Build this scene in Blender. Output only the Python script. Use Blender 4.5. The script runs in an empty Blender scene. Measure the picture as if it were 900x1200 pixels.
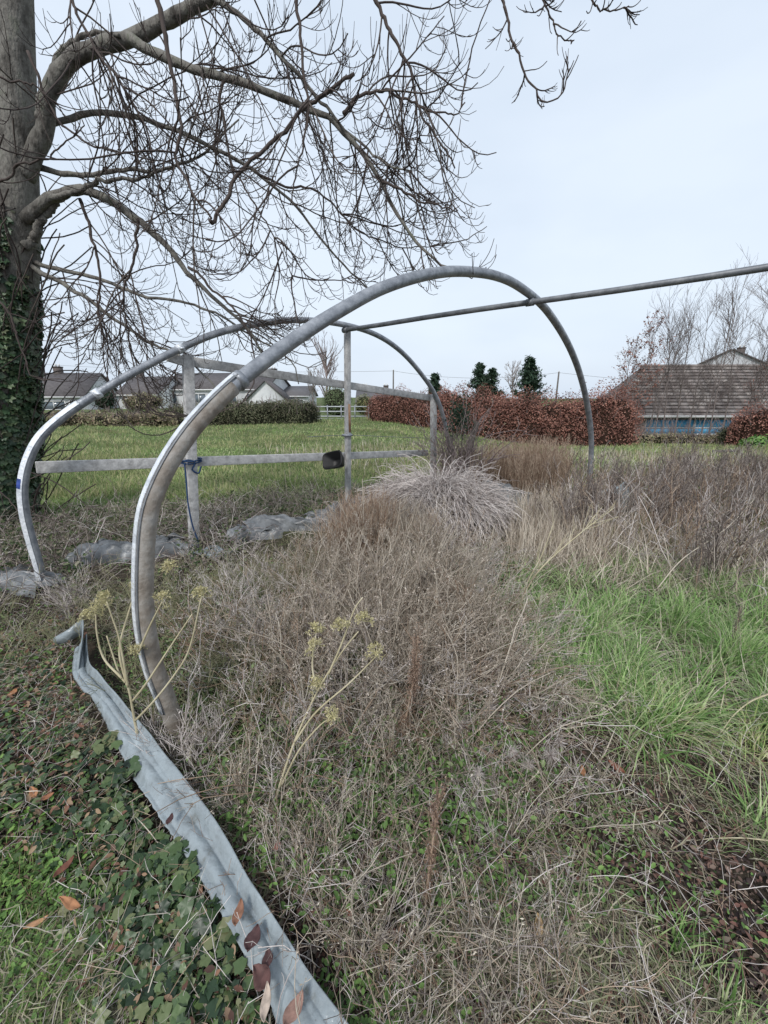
import bpy, bmesh, math
import numpy as np
from mathutils import Vector, Matrix
R = math.radians
rng = np.random.default_rng(11)
C = bpy.context.scene.collection
scene = bpy.context.scene
# ------------------------------------------------------------------ camera, sky, sun, exposure
F, PITCH, H = 480.0, R(15.7), 1.35
cam = bpy.data.cameras.new('camera'); camo = bpy.data.objects.new('camera', cam); C.objects.link(camo)
camo.location = (0, 0, H); camo.rotation_euler = (R(90) - PITCH, 0, 0)
cam.sensor_fit = 'VERTICAL'; cam.sensor_height = 36; cam.lens = F / 1200 * 36
cam.clip_start = .02; cam.clip_end = 2000
scene.camera = camo
w = bpy.data.worlds.new('World'); scene.world = w; w.use_nodes = True
nt = w.node_tree; bg = nt.nodes['Background']
sky = nt.nodes.new('ShaderNodeTexSky'); sky.sky_type = 'NISHITA'; sky.sun_disc = False
sky.sun_elevation = R(38); sky.sun_rotation = R(200); sky.air_density = 1.2; sky.dust_density = 3
tc = nt.nodes.new('ShaderNodeTexCoord')
cn = nt.nodes.new('ShaderNodeTexNoise'); cn.inputs['Scale'].default_value = 1.6; cn.inputs['Detail'].default_value = 4
mp = nt.nodes.new('ShaderNodeMapping'); mp.inputs['Scale'].default_value = (1, 1, 2.5)
nt.links.new(tc.outputs['Generated'], mp.inputs[0]); nt.links.new(mp.outputs[0], cn.inputs['Vector'])
cr = nt.nodes.new('ShaderNodeValToRGB')
cr.color_ramp.elements[0].position = .36; cr.color_ramp.elements[0].color = (4.05, 4.65, 5.45, 1)
cr.color_ramp.elements[1].position = .66; cr.color_ramp.elements[1].color = (4.8, 5.35, 6.05, 1)
nt.links.new(cn.outputs[0], cr.inputs[0])
mx = nt.nodes.new('ShaderNodeMix'); mx.data_type = 'RGBA'; mx.inputs[0].default_value = .93
nt.links.new(sky.outputs[0], mx.inputs[6]); nt.links.new(cr.outputs[0], mx.inputs[7])
nt.links.new(mx.outputs[2], bg.inputs[0]); bg.inputs[1].default_value = .10
sun = bpy.data.lights.new('sun', 'SUN'); sun.energy = 1.5; sun.angle = R(12); sun.color = (1, .97, .93)
suno = bpy.data.objects.new('sun', sun); C.objects.link(suno); suno.rotation_euler = (R(46), 0, R(-20))
scene.view_settings.view_transform = 'Standard'; scene.view_settings.look = 'None'
scene.view_settings.exposure = 0.8; scene.view_settings.gamma = 1.0

# ------------------------------------------------------------------ helpers: pixels to points
cp, sp = math.cos(PITCH), math.sin(PITCH)
def ray(px, py):
    a, b = (px - 450) / F, (600 - py) / F
    return np.array([a, cp + b * sp, b * cp - sp])
def G(px, py, z=0.0):
    d = ray(px, py); return np.array([0, 0, H]) + d * (z - H) / d[2]
def at(px, py, Y):
    d = ray(px, py); return np.array([0, 0, H]) + d * Y / d[1]
def onplane(px, py, A, B):
    n = np.array([B[1] - A[1], A[0] - B[0], 0.]); d = ray(px, py); o = np.array([0, 0, H])
    return o + d * (n @ (A - o)) / (n @ d)
def sstep(a, b, x):
    t = np.clip((x - a) / (b - a), 0, 1); return t * t * (3 - 2 * t)
def terrain(x, y):
    x = np.asarray(x, float); y = np.asarray(y, float)
    u = sstep(-.05, .42, x / np.maximum(y, 1.))
    s = np.clip(y - 8, 0, 26)
    z = -.088 * s * s / (s + 1.5) * u
    m = .018 * np.sin(x * 3.1 + 1.3 * np.sin(y * 2.3)) + .016 * np.sin(y * 4.3 + x * 1.7) + .01 * np.sin(x * 9.1 + y * 7.3) + .008 * np.sin(x * 15 - y * 17)
    big = .05 * np.sin(x * .7 + 2) * np.sin(y * .55)
    mound = .16 * np.exp(-(((x - .1) / .9) ** 2 + ((y - 2.9) / 1.1) ** 2))
    near = np.exp(-((y - 1.0) / .9) ** 2)
    return z + m * (1 - .3 * near) + big * sstep(3, 8, y) + mound

# ------------------------------------------------------------------ helpers: materials
def newmat(name):
    m = bpy.data.materials.new(name); m.use_nodes = True
    return m, m.node_tree, m.node_tree.nodes['Principled BSDF']
def ramp(nt, cols, src, interp='LINEAR', pos=None):
    r = nt.nodes.new('ShaderNodeValToRGB'); r.color_ramp.interpolation = interp
    e = r.color_ramp.elements
    while len(e) < len(cols): e.new(.5)
    for i, c in enumerate(cols):
        e[i].position = pos[i] if pos else i / (len(cols) - 1)
        e[i].color = (*c, 1)
    nt.links.new(src, r.inputs[0]); return r
GAIN = 1.7
def isl(name, cols, rough=.8, spec=.2, trans=0.25, noise=0):
    """each blade, stem or leaf of a plant takes its own tone"""
    m, nt, b = newmat(name)
    cols = [tuple(min(.8, c * GAIN) for c in q) for q in cols]
    g = nt.nodes.new('ShaderNodeNewGeometry'); r = ramp(nt, cols, g.outputs['Random Per Island'])
    src = r.outputs[0]
    if noise:
        t = nt.nodes.new('ShaderNodeTexCoord'); n = nt.nodes.new('ShaderNodeTexNoise'); n.inputs['Scale'].default_value = noise
        nt.links.new(t.outputs['Object'], n.inputs['Vector'])
        r2 = ramp(nt, [(.55, .52, .5), (1.3, 1.3, 1.25)], n.outputs[0], pos=[.3, .7])
        x = nt.nodes.new('ShaderNodeMix'); x.data_type = 'RGBA'; x.blend_type = 'MULTIPLY'; x.inputs[0].default_value = 1
        nt.links.new(src, x.inputs[6]); nt.links.new(r2.outputs[0], x.inputs[7]); src = x.outputs[2]
    nt.links.new(src, b.inputs['Base Color'])
    b.inputs['Roughness'].default_value = rough; b.inputs['Specular IOR Level'].default_value = spec
    if trans:
        tr = nt.nodes.new('ShaderNodeBsdfTranslucent'); nt.links.new(src, tr.inputs[0])
        ms = nt.nodes.new('ShaderNodeMixShader'); ms.inputs[0].default_value = trans
        nt.links.new(b.outputs[0], ms.inputs[1]); nt.links.new(tr.outputs[0], ms.inputs[2])
        nt.links.new(ms.outputs[0], nt.nodes['Material Output'].inputs[0])
    return m
def noisy(name, cols, scale=5, rough=.8, spec=.3, metal=0, stretch=(1, 1, 1), bump=0, detail=6, bscale=None, pos=None):
    m, nt, b = newmat(name)
    t = nt.nodes.new('ShaderNodeTexCoord'); mp = nt.nodes.new('ShaderNodeMapping'); mp.inputs['Scale'].default_value = stretch
    nt.links.new(t.outputs['Object'], mp.inputs[0])
    n = nt.nodes.new('ShaderNodeTexNoise'); n.inputs['Scale'].default_value = scale; n.inputs['Detail'].default_value = detail
    n.inputs['Roughness'].default_value = .65
    nt.links.new(mp.outputs[0], n.inputs['Vector'])
    if pos is None: pos = list(np.linspace(.3, .7, len(cols)))
    r = ramp(nt, cols, n.outputs[0], pos=pos); nt.links.new(r.outputs[0], b.inputs['Base Color'])
    b.inputs['Roughness'].default_value = rough; b.inputs['Specular IOR Level'].default_value = spec; b.inputs['Metallic'].default_value = metal
    if bump:
        n2 = nt.nodes.new('ShaderNodeTexNoise'); n2.inputs['Scale'].default_value = bscale or scale * 3; n2.inputs['Detail'].default_value = 6
        nt.links.new(mp.outputs[0], n2.inputs['Vector'])
        bp = nt.nodes.new('ShaderNodeBump'); bp.inputs['Strength'].default_value = bump; bp.inputs['Distance'].default_value = .02
        nt.links.new(n2.outputs[0], bp.inputs['Height']); nt.links.new(bp.outputs[0], b.inputs['Normal'])
    return m

# ------------------------------------------------------------------ helpers: objects
def tag(o, label=None, cat=None, group=None, kind=None):
    if label: o['label'] = label
    if cat: o['category'] = cat
    if group: o['group'] = group
    if kind: o['kind'] = kind
    return o
def empty(name, loc, label, cat, group=None, rz=0):
    o = bpy.data.objects.new(name, None); C.objects.link(o); o.location = [float(v) for v in loc]; o.rotation_euler = (0, 0, rz)
    o.empty_display_size = .1
    return tag(o, label, cat, group)
def mesh(name, v, f, mat=None, parent=None, smooth=False, local=False):
    """v (n,3) world points (or local ones), f list of int arrays each (m,k)"""
    v = np.asarray(v, np.float32).reshape(-1, 3)
    q = parent
    while q is not None and not local: v = v - np.array(q.location, np.float32); q = q.parent
    f = f if isinstance(f, list) else [f]
    f = [np.asarray(a, np.int32) for a in f if len(a)]
    me = bpy.data.meshes.new(name)
    me.vertices.add(len(v)); me.vertices.foreach_set('co', v.ravel())
    loops = np.concatenate([a.ravel() for a in f]); tot = np.concatenate([np.full(len(a), a.shape[1]) for a in f])
    st = np.concatenate([[0], np.cumsum(tot)[:-1]])
    me.loops.add(len(loops)); me.loops.foreach_set('vertex_index', loops.astype(np.int32))
    me.polygons.add(len(tot)); me.polygons.foreach_set('loop_start', st.astype(np.int32)); me.polygons.foreach_set('loop_total', tot.astype(np.int32))
    if smooth: me.polygons.foreach_set('use_smooth', np.ones(len(tot), bool))
    me.update(calc_edges=True); me.validate()
    me.materials.append(mat)
    o = bpy.data.objects.new(name, me); C.objects.link(o)
    if parent is not None: o.parent = parent
    return o
class MB:
    def __init__(s): s.v = []; s.f = {}; s.n = 0
    def add(s, v, *fs):
        v = np.asarray(v, float).reshape(-1, 3)
        for f in fs:
            f = np.asarray(f, int)
            if len(f): s.f.setdefault(f.shape[1], []).append(f + s.n)
        s.v.append(v); s.n += len(v); return s
    def box(s, c, size, M=None):
        c = np.array(c, float); h = np.array(size, float) / 2
        q = np.array([[x, y, z] for x in (-1, 1) for y in (-1, 1) for z in (-1, 1)]) * h
        if M is not None: q = q @ np.array(M).T
        return s.add(q + c, [[0, 1, 3, 2], [4, 6, 7, 5], [0, 4, 5, 1], [2, 3, 7, 6], [0, 2, 6, 4], [1, 5, 7, 3]])
    def beam(s, a, b, w, h, up=(0, 0, 1)):
        a = np.array(a, float); b = np.array(b, float); d = b - a; L = np.linalg.norm(d); d /= L
        if abs(np.dot(d, up)) > .95: up = (1, 0, 0)
        x = np.cross(d, up); x /= np.linalg.norm(x); u = np.cross(x, d)
        return s.box((a + b) / 2, (w, L, h), np.stack([x, d, u], 1))
    def build(s, name, mat, parent=None, smooth=False, local=False):
        return mesh(name, np.concatenate(s.v), [np.concatenate(a) for a in s.f.values()], mat, parent, smooth, local)
def bevel(o, w=.004, seg=2):
    m = o.modifiers.new('bevel', 'BEVEL'); m.width = w; m.segments = seg; m.limit_method = 'ANGLE'; return o
def nrm(a): return a / np.maximum(np.linalg.norm(a, axis=-1, keepdims=True), 1e-9)
def tubes(P, Rr, sides=3, cap=False):
    P = np.asarray(P, float); N, K, _ = P.shape
    Rr = np.broadcast_to(np.asarray(Rr, float), (N, K))
    T = nrm(np.gradient(P, axis=1))
    ref = np.where(np.abs(T.mean(1, keepdims=True)[..., 2:3]) > .8, np.array([1., .3, 0]), np.array([.1, .2, 1.]))
    A = nrm(np.cross(T, ref)); B = np.cross(T, A)
    an = np.arange(sides) * 2 * np.pi / sides
    V = P[:, :, None] + Rr[..., None, None] * (np.cos(an)[:, None] * A[:, :, None] + np.sin(an)[:, None] * B[:, :, None])
    i = (np.arange(N)[:, None, None] * K + np.arange(K - 1)[None, :, None]) * sides
    s0 = np.arange(sides)[None, None]; s1 = (s0 + 1) % sides
    Fq = np.stack([i + s0, i + s1, i + sides + s1, i + sides + s0], -1).reshape(-1, 4)
    return V.reshape(-1, 3), Fq
def tubecap(P, r, sides=14):
    """one tube with closed ends"""
    P = np.asarray(P, float); v, f = tubes(P[None], np.asarray(r)[None] if np.ndim(r) else r, sides)
    n = len(v); v = np.concatenate([v, [P[0], P[-1]]])
    k = np.arange(sides); k1 = (k + 1) % sides
    c = np.concatenate([np.stack([np.full(sides, n), k1, k], 1), np.stack([np.full(sides, n + 1), n - sides + k, n - sides + k1], 1)])
    return v, f, c
def catmull(P, n):
    P = np.asarray(P, float); Q = np.concatenate([[2 * P[0] - P[1]], P, [2 * P[-1] - P[-2]]])
    seg = np.linalg.norm(np.diff(P, axis=0), axis=1); cum = np.concatenate([[0], np.cumsum(seg)])
    s = np.linspace(0, cum[-1], n); i = np.clip(np.searchsorted(cum, s, 'right') - 1, 0, len(P) - 2)
    t = ((s - cum[i]) / np.maximum(seg[i], 1e-9))[:, None]
    a, b, c, d = Q[i], Q[i + 1], Q[i + 2], Q[i + 3]
    return .5 * ((2 * b) + (c - a) * t + (2 * a - 5 * b + 4 * c - d) * t ** 2 + (3 * b - a - 3 * c + d) * t ** 3)
def march(p0, d0, L, K, up0=0., up1=0., wob=.1):
    """polylines from points p0 (n,3) along d0, bending by up0..up1 and wobbling"""
    n = len(p0); L = np.broadcast_to(L, (n,)); out = [p0]; d = nrm(d0); p = p0
    for k in range(K - 1):
        s = k / max(K - 2, 1); u = up0 + (up1 - up0) * s
        d = d + wob * rng.normal(size=(n, 3)); d[:, 2] += (u if np.ndim(u) == 0 else u); d = nrm(d)
        p = p + d * (L / (K - 1))[:, None]; out.append(p)
    return np.stack(out, 1)
def grow(par, n, Lr, s0=.15, s1=1., along=.6, spread=.8, up=0., K=6, up0=0., up1=0., wob=.12, shrink=.5):
    N, K0, _ = par.shape
    idx = np.repeat(np.arange(N), n); s = rng.uniform(s0, s1, N * n)
    x = s * (K0 - 1); i = np.minimum(x.astype(int), K0 - 2); t = (x - i)[:, None]
    p = par[idx, i] * (1 - t) + par[idx, i + 1] * t; T = nrm(par[idx, i + 1] - par[idx, i])
    r = rng.normal(size=p.shape); r = nrm(r - T * (r * T).sum(1, keepdims=True))
    d = T * along + r * spread; d[:, 2] += up
    L = rng.uniform(*Lr, N * n) * (1 - shrink * s)
    return march(p, d, L, K, up0, up1, wob)
def ribbons(P, W, side):
    """flat blades tapering to a point; P (n,k,3)"""
    N, K, _ = P.shape; side = nrm(side)[:, None]
    prof = np.array([.7, 1, .8, .45, .3, .2])[:K - 1] if K > 2 else np.array([1.])
    w = np.asarray(W)[:, None, None] * prof[None, :, None] / 2
    Lf = P[:, :-1] - side * w; Rt = P[:, :-1] + side * w
    V = np.concatenate([np.stack([Lf, Rt], 2).reshape(N, -1, 3), P[:, -1:]], 1); m = 2 * (K - 1) + 1
    base = np.arange(N)[:, None] * m
    q = [np.stack([base[:, 0] + 2 * k, base[:, 0] + 2 * k + 1, base[:, 0] + 2 * k + 3, base[:, 0] + 2 * k + 2], 1) for k in range(K - 2)]
    tr = np.stack([base[:, 0] + m - 3, base[:, 0] + m - 2, base[:, 0] + m - 1], 1)
    return V.reshape(-1, 3), [np.concatenate(q) if q else np.zeros((0, 4), int), tr]
def rdir(n, tilt):
    """random directions, tilt = 0 upright ... 1 flat"""
    a = rng.uniform(0, 2 * np.pi, n); return np.stack([np.cos(a) * tilt, np.sin(a) * tilt, np.ones(n) * (1.02 - np.clip(tilt, 0, 1))], 1), a
def scatter(tv, tf, pos, nor, size, spin=None):
    """copies of a leaf template laid on directions nor"""
    n = len(pos); nor = nrm(nor); r = nrm(rng.normal(size=(n, 3))) if spin is None else spin
    x = nrm(np.cross(nor, r)); y = np.cross(nor, x)
    tv = np.asarray(tv, float)
    V = pos[:, None] + np.asarray(size).reshape(-1, 1, 1) * (tv[None, :, 0:1] * x[:, None] + tv[None, :, 1:2] * y[:, None] + tv[None, :, 2:3] * nor[:, None])
    fs = [(np.arange(n)[:, None, None] * len(tv) + np.asarray(f)[None]).reshape(-1, np.asarray(f).shape[1]) for f in [tf]]
    return V.reshape(-1, 3), fs
IVY = np.array([(0, 0, 0), (-.12, -.36, .04), (-.42, -.30, -.06), (-.42, -.04, .06), (-.52, .16, -.10), (-.26, .30, .07), (0, .60, -.14), (.25, .30, .07), (.50, .14, -.14), (.40, -.04, .06), (.44, -.30, -.06), (.12, -.38, .04)])
IVYF = [[0, i, i + 1] for i in range(1, 11)] + [[0, 11, 1]]
OVAL = np.array([(0, -.5, 0), (-.24, -.2, .07), (-.22, .15, .07), (0, .5, -.05), (.22, .15, .07), (.24, -.2, .07), (0, 0, -.02)])
OVALF = [[6, i, i + 1] for i in range(0, 5)] + [[6, 5, 0]]
QUAD = np.array([(0, -.5, 0), (-.25, 0, .06), (0, .5, -.03), (.25, 0, .06)]); QUADF = [[0, 1, 2, 3]]
SKIRT = [(84, 745), (108, 745), (112, 785), (132, 812), (160, 845), (195, 885), (237, 935), (277, 990), (310, 1050), (350, 1110), (380, 1160), (446, 1250), (330, 1250), (298, 1170), (282, 1130), (250, 1070), (226, 1030), (189, 975), (152, 915), (126, 862), (100, 815), (88, 790)]
def offskirt(P): return P[~inpoly(P, [G(*q, .05)[:2] for q in SKIRT])]
def inpoly(P, poly):
    x, y = P[:, 0], P[:, 1]; c = np.zeros(len(P), bool); n = len(poly)
    for i in range(n):
        a, b = poly[i], poly[(i + 1) % n]
        m = ((a[1] > y) != (b[1] > y)) & (x < (b[0] - a[0]) * (y - a[1]) / (b[1] - a[1] + 1e-12) + a[0]); c ^= m
    return c
CLEAR = []
def zone(px, n, pw=1.0, world=False, soft=0):
    """n ground points inside a patch whose corners are given as seen in the photo, thinning out with distance"""
    poly = np.array([(G(*p)[:2] if not world else p) for p in px]); lo, hi = poly.min(0) - soft, poly.max(0) + soft
    dm = max(.6, np.linalg.norm(poly, axis=1).min()); got = []; k = 0
    while k < n:
        P = rng.uniform(lo, hi, (n * 4, 2)); Q = P + rng.normal(size=P.shape) * soft if soft else P
        ok = inpoly(Q, poly); d = np.maximum(np.linalg.norm(P, axis=1), .5)
        ok &= rng.uniform(size=len(P)) < (np.minimum(dm / d, 1)) ** pw
        for cx, cy, rr_ in CLEAR: ok &= (P[:, 0] - cx) ** 2 + (P[:, 1] - cy) ** 2 > (rr_ * rng.uniform(.7, 1.2, len(P))) ** 2
        got.append(P[ok]); k += ok.sum()
    P = offskirt(np.concatenate(got)[:n])
    return np.column_stack([P, terrain(P[:, 0], P[:, 1])])

# ------------------------------------------------------------------ ground
def ground():
    def ax(lo, hi, n, s):
        t = np.linspace(np.arcsinh(lo / s), np.arcsinh(hi / s), n); return np.sinh(t) * s
    X = ax(-600, 600, 420, 1.2); Y = ax(-40, 900, 420, 1.2)
    xx, yy = np.meshgrid(X, Y); zz = terrain(xx, yy)
    v = np.stack([xx, yy, zz], -1).reshape(-1, 3); nx = len(X)
    i = (np.arange(len(Y) - 1)[:, None] * nx + np.arange(nx - 1)[None]).ravel()
    f = np.stack([i, i + 1, i + nx + 1, i + nx], 1)
    m, nt, b = newmat('soil_and_turf')
    t = nt.nodes.new('ShaderNodeTexCoord')
    def N(sc, det=8):
        n = nt.nodes.new('ShaderNodeTexNoise'); n.inputs['Scale'].default_value = sc; n.inputs['Detail'].default_value = det
        n.inputs['Roughness'].default_value = .7; nt.links.new(t.outputs['Object'], n.inputs['Vector']); return n
    soil = ramp(nt, [(.018, .014, .011), (.05, .04, .03), (.10, .085, .06)], N(14).outputs[0], pos=[.3, .5, .7])
    turf = ramp(nt, [(.06, .08, .032), (.10, .13, .05), (.18, .18, .10)], N(2.2).outputs[0], pos=[.3, .52, .75])
    sx = nt.nodes.new('ShaderNodeSeparateXYZ'); nt.links.new(t.outputs['Object'], sx.inputs[0])
    mr = nt.nodes.new('ShaderNodeMapRange'); mr.inputs[1].default_value = 4.2; mr.inputs[2].default_value = 5.4
    ad = nt.nodes.new('ShaderNodeMath'); ad.operation = 'ADD'; nn = N(1.1); ml = nt.nodes.new('ShaderNodeMath'); ml.operation = 'MULTIPLY'; ml.inputs[1].default_value = 1.5
    nt.links.new(nn.outputs[0], ml.inputs[0]); nt.links.new(sx.outputs[1], ad.inputs[0]); nt.links.new(ml.outputs[0], ad.inputs[1])
    nt.links.new(ad.outputs[0], mr.inputs[0])
    x = nt.nodes.new('ShaderNodeMix'); x.data_type = 'RGBA'; nt.links.new(mr.outputs[0], x.inputs[0])
    nt.links.new(soil.outputs[0], x.inputs[6]); nt.links.new(turf.outputs[0], x.inputs[7]); nt.links.new(x.outputs[2], b.inputs['Base Color'])
    b.inputs['Roughness'].default_value = .95; b.inputs['Specular IOR Level'].default_value = .1
    bp = nt.nodes.new('ShaderNodeBump'); bp.inputs['Distance'].default_value = .02; bp.inputs['Strength'].default_value = .8
    nt.links.new(N(40).outputs[0], bp.inputs['Height']); nt.links.new(bp.outputs[0], b.inputs['Normal'])
    tag(mesh('ground', v, f, m, smooth=True), kind='structure')
ground()

# ------------------------------------------------------------------ materials of the built things
M_PIPE = noisy('galvanised_pipe', [(.14, .15, .17), (.25, .265, .29), (.37, .385, .41)], 16, .42, .5, .35, bump=.15, bscale=60)
M_DPIPE = noisy('dull_steel', [(.09, .095, .105), (.16, .17, .185), (.25, .26, .27)], 12, .5, .5, .3)
M_RUST = noisy('dirty_brown_pipe', [(.13, .105, .085), (.23, .20, .17), (.32, .30, .275), (.22, .215, .21)], 9, .6, .35, 0, bump=.3, bscale=40, pos=[.3, .45, .6, .75])
M_TAPE = noisy('silver_tape', [(.40, .43, .48), (.66, .69, .73), (.80, .82, .85)], 14, .38, .5, .15, bump=.4, bscale=45)
M_BLUE = noisy('blue_mark', [(.04, .07, .30), (.08, .14, .42)], 10, .5)
M_WOOD = noisy('weathered_timber', [(.26, .255, .25), (.42, .415, .41), (.55, .545, .535)], 9, .85, .2, stretch=(2, 2, 2), bump=.3, bscale=30)
M_RUSTW = noisy('rust_stain', [(.25, .13, .07), (.40, .27, .18)], 14, .8)
M_POLY = noisy('old_polythene', [(.11, .11, .09), (.22, .25, .265), (.27, .31, .33), (.38, .43, .455)], 13, .22, .5, 0, bump=.5, bscale=26, pos=[.28, .4, .6, .75])
M_POLY2 = noisy('grey_polythene', [(.06, .063, .066), (.14, .148, .155), (.26, .272, .285)], 6, .4, .5, 0, bump=.5, bscale=12)
M_BLACK = noisy('black_plastic', [(.005, .005, .006), (.010, .010, .011)], 8, .5, .35)
M_ROPE = noisy('blue_rope', [(.015, .035, .09), (.03, .07, .15)], 40, .8)
M_BARK = noisy('grey_bark', [(.05, .046, .04), (.12, .112, .10), (.20, .19, .17), (.12, .13, .095)], 7, .9, .15, stretch=(1.5, 1.5, .7), bump=1.0, bscale=30)
M_TWIG = isl('twig_bark', [(.026, .020, .019), (.042, .033, .030), (.062, .052, .046)], .85, .2, 0)

# ------------------------------------------------------------------ tunnel frame: two steel hoops and a ridge pole
A1, B1 = G(207, 858), G(690, 588)
A2, B2 = G(50, 688), G(527, 572)
d1 = nrm((B1 - A1)[None])[0]; d2 = nrm((B2 - A2)[None])[0]
hoop1 = [(212, 875), (205, 850), (195, 820), (180, 780), (170, 730), (168, 677), (172, 610), (184, 570), (207, 527), (238, 487), (282, 445), (345, 398), (400, 363), (450, 337), (500, 322), (540, 318), (580, 323), (610, 337), (640, 363), (665, 402), (680, 440), (689, 480), (693, 520), (691, 560), (688, 600)]
hoop2 = [(54, 700), (46, 665), (36, 630), (29, 600), (27, 570), (33, 540), (48, 512), (75, 487), (108, 465), (150, 440), (200, 414), (250, 392), (300, 380), (350, 375), (400, 380), (440, 392), (470, 412), (495, 440), (512, 467), (522, 500), (527, 540), (526, 580)]
tf = empty('tunnel_frame', (*((A1 + A2) / 2)[:2], 0), 'bare polytunnel frame of two arched steel hoops joined by a long ridge pole', 'tunnel frame')
def arc_of(path, s0, s1, n):
    i0, i1 = s0 * (len(path) - 1), s1 * (len(path) - 1)
    xs = np.linspace(i0, i1, n); i = np.minimum(xs.astype(int), len(path) - 2); t = (xs - i)[:, None]
    return path[i] * (1 - t) + path[i + 1] * t
def shell(path, r, a0, a1, planen, n=7):
    """strip of tape lying on one side of a pipe; angles measured from the outward side of the arch"""
    T = nrm(np.gradient(path, axis=0)); O = nrm(np.cross(T, planen[None])); ctr = np.array([(A1 + B1)[0] / 2, (A1 + B1)[1] / 2, .8])
    if ((path - ctr) * O).sum() < 0: O = -O
    planen = -planen * np.sign(planen @ path.mean(0)); an = np.linspace(a0, a1, n)
    V = []
    for rr in (r, r - .004):
        V.append(path[:, None] + rr * (np.cos(an)[None, :, None] * O[:, None] + np.sin(an)[None, :, None] * planen))
    V = np.stack(V, 2); K = len(path); idx = np.arange(K * n * 2).reshape(K, n, 2); f = []
    for i in range(K - 1):
        for j in range(n - 1):
            f.append([idx[i, j, 0], idx[i + 1, j, 0], idx[i + 1, j + 1, 0], idx[i, j + 1, 0]])
            f.append([idx[i, j, 1], idx[i, j + 1, 1], idx[i + 1, j + 1, 1], idx[i + 1, j, 1]])
        for j in (0, n - 1): f.append([idx[i, j, 0], idx[i, j, 1], idx[i + 1, j, 1], idx[i + 1, j, 0]])
    for i in (0, K - 1):
        for j in range(n - 1): f.append([idx[i, j, 0], idx[i, j + 1, 0], idx[i, j + 1, 1], idx[i, j, 1]])
    return V.reshape(-1, 3), f
def clampring(path, s, r, mat, parent, name='clamp', L=.05, bolt=True):
    q = arc_of(path, s, min(s + .01, 1), 2); d = nrm((q[1] - q[0])[None])[0]; c = q[0]
    mb = MB(); P = np.array([c - d * L / 2, c - d * L / 2, c + d * L / 2, c + d * L / 2]) + np.outer([-.001, 0, 0, .001], d)
    mb.add(*tubecap(np.array([c - d * L / 2, c + d * L / 2]), r, 16))
    if bolt:
        side = nrm(np.cross(d, [0, 0, 1])[None])[0]
        for sg in (-1, 1): mb.beam(c + side * r * .8 * sg - np.array([0, 0, .0]), c + side * sg * (r + .03), .03, .014)
        mb.add(*tubecap(np.array([c - side * (r + .035) , c - side * (r + .01)]), .011, 6))
    return mb.build(name, mat, parent)
hoops = []
for hp, A, B, r in ((hoop1, A1, B1, .047), (hoop2, A2, B2, .043)):
    pts = np.array([onplane(x, y, A, B) for x, y in hp]); path = catmull(pts, 220); hoops.append(path)
pn1 = nrm(np.array([[B1[1] - A1[1], A1[0] - B1[0], 0]]))[0]; pn2 = nrm(np.array([[B2[1] - A2[1], A2[0] - B2[0], 0]]))[0]
def find(path, px, py):
    q = path - np.array([0, 0, H]); fy = q[:, 1] * cp - q[:, 2] * sp; u = 450 + F * q[:, 0] / fy; v = 600 - F * (q[:, 1] * sp + q[:, 2] * cp) / fy
    return int(np.argmin((u - px) ** 2 + (v - py) ** 2))
near, far = hoops
j1 = find(near, 284, 444); j2 = find(far, 110, 465)
rr = np.full(220, .047); h1 = mesh('hoop', *(lambda t: (t[0], [t[1], t[2]]))(tubecap(near[j1 - 3:], .031, 20)), M_PIPE, tf, smooth=True)
h1['label'] = 'near hoop, blue grey steel with a brown stained left leg'
mesh('lower_leg', *(lambda t: (t[0], [t[1], t[2]]))(tubecap(near[:j1], .035, 20)), M_RUST, h1, smooth=True).location = (0, 0, 0)
v, f = shell(near[6:j1 + 1], .0385, R(-70), R(28), pn1, 10); mesh('silver_tape', v, [np.array(f)], M_TAPE, h1, smooth=True)
v, f = shell(near[6:j1 + 1], .0390, R(36), R(44), pn1, 3); mesh('tape_edge', v, [np.array(f)], M_DPIPE, h1)
h2 = mesh('hoop', *(lambda t: (t[0], [t[1], t[2]]))(tubecap(far[j2 - 3:], .029, 18)), M_PIPE, tf, smooth=True)
h2['label'] = 'far hoop, its left leg wrapped in silver tape'
mesh('lower_leg', *(lambda t: (t[0], [t[1], t[2]]))(tubecap(far[:j2 + 2], .031, 18)), M_PIPE, h2, smooth=True)
v, f = shell(far[4:j2 - 2], .0345, R(-80), R(75), pn2, 10); mesh('silver_tape', v, [np.array(f)], M_TAPE, h2, smooth=True)
k = find(far, 27, 573); v, f = shell(far[k:k + 3], .0358, R(-70), R(60), pn2, 8); mesh('blue_mark', v, [np.array(f)], M_BLUE, h2)
for o in (h1, h2):
    for c in o.children: c.location = (0, 0, 0)
for s in (find(far, 115, 462) / 219, find(far, 210, 409) / 219): clampring(far, s, .037, M_TAPE, h2)
clampring(near, (find(near, 284, 444)) / 219, .0385, M_PIPE, h1, 'sleeve', .03, False)
ra = far[find(far, 405, 380)] - np.array([0, 0, .05]); rb = near[find(near, 622, 347)] - np.array([0, 0, .055])
dr = rb - ra; rp = np.array([ra - dr * .01 + dr * 2.9 * s for s in np.linspace(0, 1, 12)]); rp[1:-1, 2] += np.sin(np.linspace(0, 3 * np.pi, 10)) * .006
mesh('ridge_pole', *(lambda t: (t[0], [t[1], t[2]]))(tubecap(rp, .022, 16)), M_DPIPE, tf, smooth=True)
for c0, nm in ((ra, 0), (rb, 1)):
    mb = MB(); u = nrm(dr[None])[0]; mb.add(*tubecap(np.array([c0 - u * .03, c0 + u * .03]), .028, 14))
    mb.build('ridge_clamp', M_DPIPE, tf)

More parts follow.
